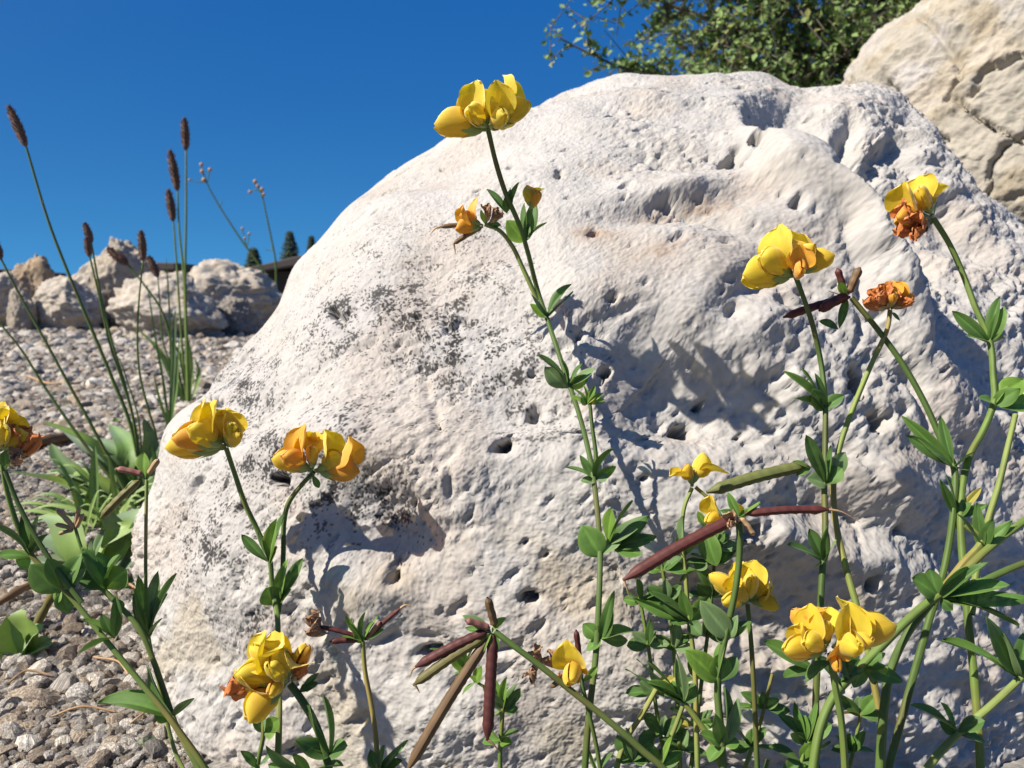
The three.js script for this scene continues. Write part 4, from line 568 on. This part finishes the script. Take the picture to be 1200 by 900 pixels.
{
  const t = new Plant('trefoil_plant', 'bushy trefoil shoots crowding behind the dark pod stalk, without open flowers', 'wildflower', 0.352, [800, 945, 0.345], LOTUS), r = mulberry(8);
  t.stem(2.8, 0, [[775, 660, 0.356], [785, 720], [792, 800, 0.352], [798, 930, 0.345]], true); t.stem(2.6, 1, [[838, 650, 0.356], [832, 720], [822, 800, 0.352], [806, 930, 0.345]]); t.stem(2.6, 0, [[748, 690, 0.356], [760, 760], [772, 850, 0.35], [790, 935, 0.345]]); t.stem(2.6, 0, [[905, 790, 0.352], [890, 850], [860, 935, 0.345]]); t.stem(2.6, 0, [[1010, 830, 0.35], [1000, 880], [985, 935, 0.345]]);
  for (const [x, y] of [[776, 668], [782, 705], [790, 760], [838, 662], [834, 700], [828, 745], [822, 795], [752, 706], [760, 755], [768, 812], [776, 860], [895, 830], [880, 875], [1008, 838], [998, 880], [812, 850], [800, 880], [840, 640]]) t.leaf(x, y, [...Array(5)].map((_, k) => { const a = -Math.PI * (0.02 + 0.24 * k) + 0.4 * (r() - 0.5), l = 20 + 16 * r(); return [x + Math.cos(a) * l, y + Math.sin(a) * l * 0.9, 9 + 6 * r(), [0, 1, 1, 1, 3][Math.floor(r() * 5)]]; }));
}
{ // forked plant at the left with two heads
  const t = new Plant('trefoil_plant', 'forked trefoil with a bright yellow head and a paler orange head over the lichen patch', 'wildflower', 0.402, [325, 940, 0.345], LOTUS);
  t.stem(3.8, 0, [[265, 525, 0.402], [275, 555], [287, 590], [302, 622, 0.405], [316, 655], [319, 690, 0.400], [325, 722], [326, 770, 0.38], [327, 840, 0.352], [325, 930, 0.345]], true); t.stem(3.3, 1, [[368, 553, 0.402], [352, 570], [338, 590], [333, 612, 0.405], [332, 650], [330, 690], [326, 718, 0.398]]);
  t.floret(265, 525, -70, 4, 6, 'fresh', [-0.1, -1, 0]); t.floret(264, 524, -54, -10, 26, 'aged', [-0.1, -1, 0.1]); t.floret(264, 523, -30, -20, 42, 'fresh', [0, -1, 0.1]); t.floret(265, 522, -20, -28, -20); t.floret(267, 522, 16, -26, 30, 'fresh', [0, -1, 0]); t.floret(267, 523, 26, -14, 28, 'fresh', [-0.2, -1, 0]); t.floret(266, 520, 10, -28, -24);
  t.floret(366, 552, -46, -14, 12, 'aged', [-0.1, -1, 0]); t.floret(366, 550, -28, -16, 36, 'aged', [0, -1, 0.1]); t.floret(367, 549, 4, -26, 28, 'aged', [0.1, -1, 0.1]); t.floret(369, 551, 40, -14, 18, 'fresh', [0, -1, 0]); t.floret(370, 552, 54, 6, 14, 'aged', [0.2, -1, 0]); t.floret(367, 548, -8, -28, -22, 'aged');
  t.leaf(316, 660, [[282, 627, 11, 1], [300, 625, 10], [319, 611, 12, 2], [329, 600, 15, 1], [326, 640, 11, 1]]); t.leaf(325, 708, [[311, 690, 22, 2], [330, 659, 11, 2], [353, 654, 12, 1], [336, 690, 11, 0]]); t.leaf(366, 556, [[374, 572, 7, 1], [358, 562, 5]]);
}
{ // big head low on the left
  const t = new Plant('trefoil_plant', 'trefoil with a large crowded yellow and orange head on a dark curved stalk', 'wildflower', 0.32, [392, 945, 0.31], LOTUS);
  t.stem(6, 1, [[340, 802, 0.32], [352, 818], [368, 845], [380, 878], [390, 930, 0.312]], true);
  t.floret(335, 800, -34, 34, 34, 'fresh', [-0.75, -0.6, 0.2]); t.floret(332, 798, -50, -14, 30, 'fresh', [-0.6, -0.7, 0.4]); t.floret(330, 796, -34, -44, 6, 'fresh', [0.2, -0.8, 0.5]); t.floret(338, 796, 2, -46, 28, 'fresh', [-0.6, -0.5, 0.3]); t.floret(342, 796, 20, -44, 0, 'aged', [0.2, -0.5, 0.5]); t.floret(342, 798, 24, -26, 20, 'dry', [0.3, -0.8, 0.3]); t.floret(334, 800, -84, 12, 6, 'dry', undefined, 0.9); t.floret(336, 800, -16, 2, 48, 'aged', [0, -1, 0.2], 0.75); t.floret(338, 798, -10, -30, 46, 'fresh', [-0.3, -0.9, 0.1]);
  t.leaf(350, 812, [[372, 788, 7, 1], [372, 799, 9, 1], [358, 802, 8, 1]]); t.leaf(386, 885, [[366, 824, 10, 1], [385, 816, 13, 1], [343, 868, 18, 1], [405, 872, 22, 1], [362, 866, 14, 1]]); t.leaf(364, 908, [[310, 880, 13, 1], [312, 900, 18, 0], [340, 884, 14, 0], [400, 890, 22, 1]]);
}
{
  const t = new Plant('trefoil_plant', 'tiny trefoil sprig with three leaflets under the large crowded head', 'wildflower', 0.345, [300, 940, 0.34], LOTUS);
  t.stem(3.4, 0, [[309, 848, 0.345], [308, 866], [303, 890], [299, 930, 0.34]], true); t.leaf(308, 858, [[296, 838, 11, 1], [326, 843, 16, 2], [312, 836, 9, 3], [322, 858, 12, 2]]); t.leaf(302, 900, [[284, 880, 10], [318, 882, 10, 1]]);
}
{ // small pods in the middle left
  const t = new Plant('trefoil_plant', 'slender stalk with a tuft of green calyces and small shrivelled red pods', 'wildflower', 0.345, [445, 940, 0.335], LOTUS);
  t.stem(3.5, 2, [[425, 752, 0.345], [428, 788], [434, 820, 0.342], [440, 860], [444, 930, 0.335]], true);
  t.leaf(425, 752, [[404, 722, 7, 2], [412, 730, 6, 0], [421, 715, 7, 0], [434, 728, 7, 2], [445, 722, 7, 2], [448, 736, 7], [400, 744, 6, 2], [414, 742, 8, 2]]); t.pod(428, 750, 470, 712, 3.2, 'red', 6, [484, 711]); t.pod(420, 750, 386, 752, 4, 'red', 6); t.pod(420, 746, 372, 734, 3, 'red', 4); t.pod(430, 750, 446, 728, 3.5, 'pink', 6); t.floret(380, 740, -26, -22, 10, 'brown', undefined, 0.9); t.floret(385, 742, -30, -4, 14, 'brown', undefined, 0.9);
  t.leaf(442, 905, [[453, 872, 11, 1], [434, 880, 10, 1], [480, 868, 11, 1], [470, 890, 10, 1]]);
}
{ // left edge with flower
  const t = new Plant('trefoil_plant', 'trefoil with a rounded yellow head and a withered orange flower leaning over the gravel', 'wildflower', 0.34, [260, 945, 0.325], LOTUS);
  t.stem(3.9, 0, [[2, 540, 0.34], [8, 575], [22, 620], [38, 652, 0.34], [65, 680], [90, 708], [110, 733, 0.337], [132, 760], [165, 800, 0.333], [205, 850], [255, 930, 0.325]], true); t.stem(3.4, 1, [[6, 552, 0.338], [22, 592], [46, 636], [74, 678], [96, 706, 0.336]]);
  t.floret(0, 528, 42, -16, 8, 'fresh', [-0.3, -1, 0]); t.floret(0, 526, 26, -24, 34, 'fresh', [0, -1, 0.1]); t.floret(-2, 526, 4, -28, 40, 'fresh', [0.1, -1, 0.1]); t.floret(-2, 524, -34, -16, 14); t.floret(0, 522, 14, -38, -14, 'fresh'); t.floret(14, 542, 42, -32, 6, 'dry', [-0.4, -0.8, 0.2]); t.floret(12, 546, 32, -14, 20, 'brown', undefined, 0.8);
  t.leaf(6, 550, [[6, 528, 10, 0], [20, 532, 6]]); t.leaf(36, 652, [[-8, 606, 26, 1], [-4, 648, 18, 0], [18, 660, 20, 2], [24, 605, 9, 1], [52, 623, 14, 1], [42, 602, 8, 3]]); t.leaf(72, 692, [[34, 664, 26, 0], [57, 655, 16, 1], [88, 652, 20, 0], [64, 706, 14, 2], [97, 668, 11, 3], [80, 718, 18, 0]]); t.leaf(134, 748, [[100, 722, 18, 2], [90, 756, 20, 0], [138, 704, 11, 1], [118, 720, 10, 1]]);
}
{ // left, bigger leaves
  const t = new Plant('trefoil_plant', 'flowerless trefoil with three broad glossy leaflets near its foot, beside the gravel', 'wildflower', 0.345, [248, 945, 0.33], LOTUS);
  t.stem(4.2, 0, [[118, 688, 0.348], [142, 712], [164, 738, 0.345], [180, 775], [193, 812, 0.342], [206, 850], [222, 880], [246, 932, 0.33]], true);
  t.leaf(203, 840, [[163, 788, 28, 1], [118, 812, 28, 0], [226, 816, 20, 1], [180, 836, 16, 0]]); t.leaf(124, 690, [[90, 655, 24, 1], [110, 642, 26, 0], [146, 668, 24, 2], [100, 632, 9, 3], [134, 648, 20, 0], [94, 690, 12, 3]]); t.leaf(142, 716, [[130, 746, 12, 1], [136, 702, 10, 0]]);
  t.stem(2.4, 0, [[88, 618, 0.352], [96, 644], [110, 672], [122, 690, 0.348]]); t.pod(88, 620, 66, 596, 3.4, 'tan', 6); t.pod(86, 620, 64, 614, 3, 'tan', 8); t.pod(88, 618, 93, 594, 3, 'tan', 4); t.pod(89, 619, 98, 602, 3, 'tan', 4); t.pod(86, 621, 68, 626, 2.6, 'tan', 4);
  t.leaf(110, 660, [[118, 620, 9, 3], [96, 640, 8]]);
}
{
  const t = new Plant('trefoil_plant', 'thin straight stalk with a green bract and a hanging olive pod beside the boulder edge', 'wildflower', 0.37, [230, 940, 0.345], LOTUS);
  t.stem(2.6, 2, [[172, 562, 0.37], [171, 620], [171, 690, 0.362], [174, 745, 0.358], [186, 800], [205, 880, 0.35], [228, 930, 0.345]], true);
  t.leaf(171, 562, [[165, 530, 13, 2], [182, 552, 7]]); t.pod(168, 556, 136, 549, 4, 'pink', 6); t.pod(164, 562, 118, 607, 5.5, 'olive', 10); t.pod(174, 556, 186, 538, 4, 'tan', 4); t.leaf(158, 562, [[140, 578, 12, 2], [150, 556, 6]]);
  t.leaf(174, 748, [[152, 690, 10, 1], [160, 704, 11, 1], [162, 678, 10, 0], [182, 672, 11, 3], [190, 694, 9, 1], [197, 672, 7, 1], [187, 722, 10, 0], [158, 724, 10, 1], [168, 712, 10, 0], [180, 700, 9, 3]]);
}

// ---------------------------------------------------------------- weeds on the gravel
const BACK = 'weeds standing on the gravel';
const plantainLeaf = [physical(0.13, 0.23, 0.04, 0.3, 0.6), physical(0.19, 0.29, 0.045, 0.38, 0.6), physical(0.18, 0.235, 0.12, 0.15, 0.7), physical(0.085, 0.15, 0.04, 0.25, 0.6)], spikeMat = new THREE.MeshStandardMaterial({ color: C3(0.075, 0.045, 0.03), roughness: 1, vertexColors: true });
function blade(p, pts, w, mat, fold = 0.3, name = 'leaf') {            // a strap leaf along a curve: its widest part past the middle, veins along it
  const c = new THREE.CatmullRomCurve3(pts), q = V(), tn = V(), side = V();
  const g = sheet(18, 6, (u, v) => { c.getPointAt(u, q); c.getTangentAt(u, tn); side.crossVectors(tn, V(0.1, 1, 0.2)).normalize(); const n = side.clone().cross(tn), h = w * (0.12 + 0.88 * Math.pow(Math.sin(Math.PI * (0.06 + 0.93 * u)), 0.8)) * (u > 0.995 ? 0.15 : 1) * 0.5; q.addScaledVector(side, v * h).addScaledVector(n, fold * Math.abs(v) * h + 0.03 * h * Math.sin(9 * u + 4 * v)); return [q.x, q.y, q.z]; }, (u, v) => { const m = 1 + 0.12 * Math.cos(v * 16) + 0.15 * N3(u * 7, v * 3, w * 99); return [m, m, m]; });
  return mesh(name, g, plantainLeaf[mat], p.g);
}
const spikeGeo = (() => { const r = mulberry(9), parts = []; const core = tinted(taper(new THREE.CatmullRomCurve3([V(0, 0, 0), V(0.01, 0.5, 0), V(0, 1, 0)]), 18, 9, u => 0.125 * Math.pow(Math.sin(Math.PI * (0.08 + 0.86 * Math.pow(u, 0.9))), 0.5)), 1, 1, 1).toNonIndexed(); parts.push(core);
  for (let k = 0; k < 150; k++) { const u = r(), a = r() * 6.283, rr = 0.125 * Math.pow(Math.sin(Math.PI * (0.08 + 0.86 * u)), 0.5), s = new THREE.ConeGeometry(0.026 + 0.014 * r(), 0.10 + 0.07 * r(), 4); s.rotateX(-0.9); s.rotateY(-a + Math.PI / 2 + Math.PI); s.translate(Math.cos(a) * rr, u, Math.sin(a) * rr); parts.push(tinted(s, 1 + 1.6 * r(), 1 + 1.4 * r(), 1 + 1.2 * r()).toNonIndexed()); }
  return mergeGeometries(parts.map(p => { p.deleteAttribute('uv'); return p; })); })();
function stalk(p, head, path, d, r = 1.5, mat = 1) {
  const pts = path.map(([x, y, e]) => p.local(x, y, e || d)); mesh('stalk', mottled(taper(new THREE.CatmullRomCurve3(pts, false, 'centripetal'), pts.length * 5, 6, u => r / FOCAL * d * (0.7 + 0.6 * u)), r), stemMats[mat], p.g);
  if (head) { const [x0, y0, x1, y1] = head, a = p.local(x1, y1, d), b = p.local(x0, y0, d), X = b.clone().sub(a), L = X.length(), o = mesh('flower_spike', spikeGeo, spikeMat, p.g); o.position.copy(a); o.quaternion.setFromUnitVectors(V(0, 1, 0), X.normalize()); o.scale.set(L * Math.min(1.4, 45 / (y1 - y0 + 12)), L, L * Math.min(1.4, 45 / (y1 - y0 + 12))); }
}
const onGround = (x, y) => { const g = groundAt(x, y, LEVEL); return seen(g)[2]; };
{
  const d = onGround(168, 600), p = new Plant('plantain_plant', 'plantain with a rosette of long lance leaves and brown spikes leaning over gravel', 'weed', d, [168, 600, d], BACK), G = (x, y, e = 0) => p.local(x, y, d + e);
  stalk(p, [10, 124, 30, 170], [[30, 170], [57, 260], [80, 320], [105, 380], [130, 440], [155, 505], [170, 600]], d, 1.9); stalk(p, [99, 261, 107, 284], [[107, 284], [118, 345], [131, 400], [146, 450], [160, 510], [168, 600]], d + 0.03, 1.5); stalk(p, [101, 278, 105, 300], [[105, 300], [117, 350], [128, 400], [141, 440], [156, 490], [167, 600]], d, 1.5); stalk(p, [-5, 282, 1, 303], [[1, 303], [20, 340], [45, 385], [75, 440], [108, 500], [160, 600]], d - 0.05, 1.7); stalk(p, null, [[-6, 372], [25, 410], [50, 450], [75, 487], [110, 535], [162, 600]], d - 0.08, 1.6); stalk(p, [165, 270, 168, 304], [[168, 304], [163, 350], [161, 400], [164, 440], [174, 480], [184, 520], [172, 600]], d + 0.05, 1.3); stalk(p, null, [[140, 420], [150, 450], [162, 490], [168, 600]], d + 0.02, 1.0);
  blade(p, [G(166, 600), G(148, 572), G(105, 520, -0.02), G(50, 494, -0.03)], 0.022, 1); blade(p, [G(166, 602), G(150, 575), G(110, 530), G(72, 500, 0.05)], 0.024, 2); blade(p, [G(168, 600), G(160, 570), G(140, 535), G(105, 512, 0.08)], 0.022, 3); blade(p, [G(160, 605), G(120, 582), G(70, 566), G(8, 552, -0.05)], 0.026, 1); blade(p, [G(160, 600), G(130, 575), G(95, 558), G(52, 556, 0.05)], 0.026, 1); blade(p, [G(166, 600), G(172, 560), G(176, 520), G(168, 490)], 0.022, 3); blade(p, [G(168, 600), G(180, 575), G(186, 545), G(178, 520)], 0.022, 0); blade(p, [G(165, 604), G(130, 596), G(95, 590), G(70, 604)], 0.022, 0); blade(p, [G(168, 600), G(150, 560), G(150, 530), G(130, 498, 0.1)], 0.024, 0); blade(p, [G(150, 604), G(110, 572), G(70, 540, 0.02), G(60, 520, 0.04)], 0.024, 3);
}
{
  const d = onGround(220, 476), p = new Plant('plantain_plant', 'tall plantain tuft with three upright brown spikes beside the boulder edge', 'weed', d, [220, 476, d], BACK), G = (x, y, e = 0) => p.local(x, y, d + e);
  stalk(p, [216, 138, 218, 175], [[218, 175], [218, 250], [217, 330], [219, 400], [221, 476]], d, 1.6, 0); stalk(p, [199, 176, 208, 222], [[208, 222], [210, 270], [215, 320], [218, 400], [220, 476]], d, 1.5, 0); stalk(p, [197, 222, 203, 258], [[203, 258], [207, 310], [211, 370], [216, 440], [220, 476]], d, 1.4, 0); stalk(p, [126, 291, 149, 309], [[149, 309], [170, 335], [190, 365], [203, 410], [212, 450], [219, 476]], d + 0.05, 1.5); stalk(p, [174, 300, 185, 324], [[185, 324], [187, 350], [191, 400], [205, 440], [219, 476]], d + 0.1, 1.1);
  blade(p, [G(220, 476), G(216, 440), G(210, 415), G(198, 395)], 0.012, 0); blade(p, [G(221, 476), G(224, 440), G(222, 410), G(216, 388)], 0.011, 1); blade(p, [G(220, 476), G(230, 455), G(233, 435), G(228, 420)], 0.012, 0); blade(p, [G(219, 476), G(205, 450), G(185, 410), G(162, 386)], 0.018, 1); blade(p, [G(219, 476), G(206, 455), G(204, 420), G(206, 362)], 0.01, 3);
}
{
  const d = onGround(205, 520), p = new Plant('grass_tuft', 'sparse dry grass tuft with thin bent blades on the gravel', 'grass', d, [198, 520, d], BACK), G = (x, y, e = 0) => p.local(x, y, d + e);
  for (const [x, y, mx, my, w, m] of [[195, 300, 200, 400, 0.004, 0], [205, 360, 203, 440, 0.005, 3], [172, 330, 186, 420, 0.004, 0], [188, 420, 194, 470, 0.005, 1], [210, 395, 206, 460, 0.006, 0], [180, 440, 190, 480, 0.006, 1]]) blade(p, [G(198, 520), G(mx * 0.5 + 100, my * 0.6 + 205), G(mx, my), G(x, y)], w, m, 0.4, 'blade');
}
function dryWeed(path, twigs, balls, y, label) {
  const d = onGround(path[path.length - 1][0], y), p = new Plant('dry_weed', label, 'weed', d, [path[path.length - 1][0], y, d], BACK); stalk(p, null, path.concat([[path[path.length - 1][0], y]]), d, 1.1, 1);
  for (const t of twigs) stalk(p, null, t, d, 0.6, 1);
  balls.forEach(([x, yy, r]) => { const s = r / FOCAL * d, g = mergeVertices(new THREE.IcosahedronGeometry(s, 1)), q = g.attributes.position; for (let i = 0; i < q.count; i++) q.setY(i, q.getY(i) * 1.25); const b = mesh('seed_head', tinted(g, 1, 1, 1), podMats.tan, p.g); b.position.copy(p.local(x, yy, d)); });
}
dryWeed([[237, 200], [244, 218], [256, 240], [270, 262], [286, 286], [300, 305], [322, 340]], [[[222, 211], [232, 213], [241, 213]], [[246, 199], [244, 208], [242, 214]], [[284, 268], [286, 276], [288, 288]], [[292, 274], [291, 282], [289, 289]], [[236, 193], [237, 198], [238, 203]], [[260, 236], [258, 240], [257, 243]]], [[236, 193, 2.2], [237, 201, 2.4], [246, 199, 2.2], [239, 211, 2.6], [222, 211, 1.4], [284, 268, 1.6], [292, 274, 1.6], [287, 279, 1.5]], 388, 'leaning dry weed with bead-like seed heads before the blue sky');
dryWeed([[299, 213], [306, 225], [312, 252], [319, 285], [323, 308]], [[[294, 225], [300, 222], [306, 225]], [[307, 222], [306, 226], [307, 232]], [[311, 292], [316, 293], [320, 292]]], [[299, 213, 2.4], [302, 218, 2], [293, 225, 2], [307, 222, 2.2], [309, 228, 1.8]], 388, 'upright dry weed with few seed beads close to the boulder edge');
{
  const d = onGround(95, 690), p = new Plant('dock_plant', 'low weed with broad grey-green leaves flat on the gravel', 'weed', d, [110, 690, d], BACK), G = (x, y, e = 0) => p.local(x, y, d + e);
  blade(p, [G(112, 690), G(92, 672), G(64, 660), G(26, 664, -0.06)], 0.030, 2, 0.1); blade(p, [G(112, 690), G(90, 655), G(66, 634, 0.05), G(44, 628, 0.1)], 0.026, 3, 0.1); blade(p, [G(112, 690), G(140, 672), G(156, 645), G(162, 608)], 0.026, 3, 0.15); blade(p, [G(112, 690), G(130, 660), G(136, 628), G(126, 600)], 0.028, 3, 0.15); blade(p, [G(112, 690), G(150, 684), G(170, 664), G(178, 630)], 0.020, 0, 0.15); blade(p, [G(112, 690), G(122, 645), G(148, 618), G(162, 596, 0.1)], 0.03, 1, 0.15); blade(p, [G(112, 690), G(88, 650), G(74, 615, 0.05), G(52, 604, 0.1)], 0.026, 1, 0.15);
}
{
  const d = onGround(120, 620), p = new Plant('grass_tuft', 'thick tuft of narrow yellow-green grass blades round the plantain rosette', 'grass', d, [120, 620, d], BACK), r = mulberry(31);
  for (let k = 0; k < 44; k++) { const a = -Math.PI * (0.06 + 0.88 * r()), l = 45 + 75 * r(), x = 120 + 46 * (r() - 0.5), y = 620 + 14 * (r() - 0.5), e = 0.08 * (r() - 0.5), tx = x + Math.cos(a) * l, ty = y + Math.sin(a) * l * 0.85 + 12 * r(); blade(p, [p.local(x, y, d + e), p.local(x + (tx - x) * 0.35, y + (ty - y) * 0.55, d + e), p.local(x + (tx - x) * 0.72, y + (ty - y) * 0.92, d + e), p.local(tx, ty + 6, d + e)], 0.005 + 0.006 * r(), [0, 1, 1, 1, 3][Math.floor(r() * 5)], 0.4, 'blade'); }
}
{
  const d = onGround(25, 770), p = new Plant('leafy_weed', 'small bright green weed in the gravel under the leaning trefoil', 'weed', d, [22, 770, d], BACK), G = (x, y, e = 0) => p.local(x, y, d + e);
  for (const [x, y, w, m] of [[-10, 745, 0.03, 1], [8, 722, 0.026, 1], [30, 715, 0.03, 1], [50, 738, 0.028, 0], [60, 756, 0.024, 1], [0, 765, 0.024, 0], [36, 740, 0.026, 0]]) blade(p, [G(22, 770), G(22 + (x - 22) * 0.4, 770 + (y - 770) * 0.55), G(22 + (x - 22) * 0.75, 770 + (y - 770) * 0.9), G(x, y)], w, m, 0.2);
}
for (const [x, y, s, m, label] of [[85, 470, 14, 0, 'tiny green seedling among pale pebbles below the row of boulders'], [135, 500, 14, 1, 'tiny seedling with yellowish leaves between the plantain stalks'], [70, 478, 12, 1, 'small light seedling under the leaning plantain stalks'], [280, 372, 12, 1, 'small yellow-green seedling at the foot of the large white boulder'], [20, 860, 10, 1, 'minute seedling among the nearest gravel'], [178, 880, 30, 2, 'grey-green broad seedling at the foot of the white boulder']]) {
  const d = onGround(x, y), p = new Plant('seedling', label, 'weed', d, [x, y, d], BACK), r = mulberry(x * 7 + y); for (let k = 0; k < 7; k++) { const a = -Math.PI * (0.05 + 0.9 * k / 6), tx = x + Math.cos(a) * s * (0.7 + 0.5 * r()), ty = y + Math.sin(a) * s * (0.4 + 0.5 * r()); blade(p, [p.local(x, y, d), p.local((x + tx) / 2, (y + ty) / 2 - 1.5, d), p.local(tx, ty, d)], s * 0.42 / FOCAL * d, m, 0.2); }
}
// dead stalks lying on the gravel
function twig(pts, r, mat, label) { const q = pts.map(([x, y, up]) => { const g = groundAt(x, y, LEVEL + up); return g; }), c = new THREE.CatmullRomCurve3(q), d = seen(q[0])[2]; return tag(mesh(numbered('dead_stalk'), tinted(taper(c, 14, 8, u => r / FOCAL * d * (1 + 0.12 * Math.sin(u * 17))), 1, 1, 1), podMats[mat], scene), label, 'twig', 'dead stalks on the gravel'); }
twig([[-20, 718, 0.02], [15, 696, 0.03], [48, 680, 0.03]], 5, 'brown', 'thick brown dead stalk lying under the leaning trefoil'); twig([[32, 752, 0.004], [48, 722, 0.02], [66, 690, 0.04]], 5, 'olive', 'olive dead stalk standing slantwise beside the brown one'); twig([[20, 522, 0.012], [60, 516, 0.012], [88, 510, 0.012]], 7, 'brown', 'thick dark stick lying behind the withered flower');

[[[95, 640, 0.004], [130, 668, 0.01], [160, 690, 0.006], 'straw lying before the broad grey-green leaves'], [[60, 840, 0.004], [95, 828, 0.008], [135, 834, 0.004], 'pale straw lying across the nearest gravel'], [[10, 800, 0.004], [30, 786, 0.008], [62, 792, 0.004], 'short bent straw beside the bright green weed'], [[30, 440, 0.01], [70, 450, 0.02], [120, 446, 0.01], 'long straw on the gravel behind the plantain stalks'], [[150, 850, 0.004], [165, 838, 0.008], [176, 830, 0.004], 'tiny straw close to the white boulder foot'], [[60, 560, 0.006], [90, 548, 0.02], [112, 552, 0.006], 'straw under the lower plantain leaves'], [[110, 770, 0.004], [140, 776, 0.008], [150, 790, 0.004], 'curved straw beside the broad glossy leaflets']].forEach(q => twig(q.slice(0, 3), 1.3, 'tan', q[3]));
renderer.render(scene, camera);
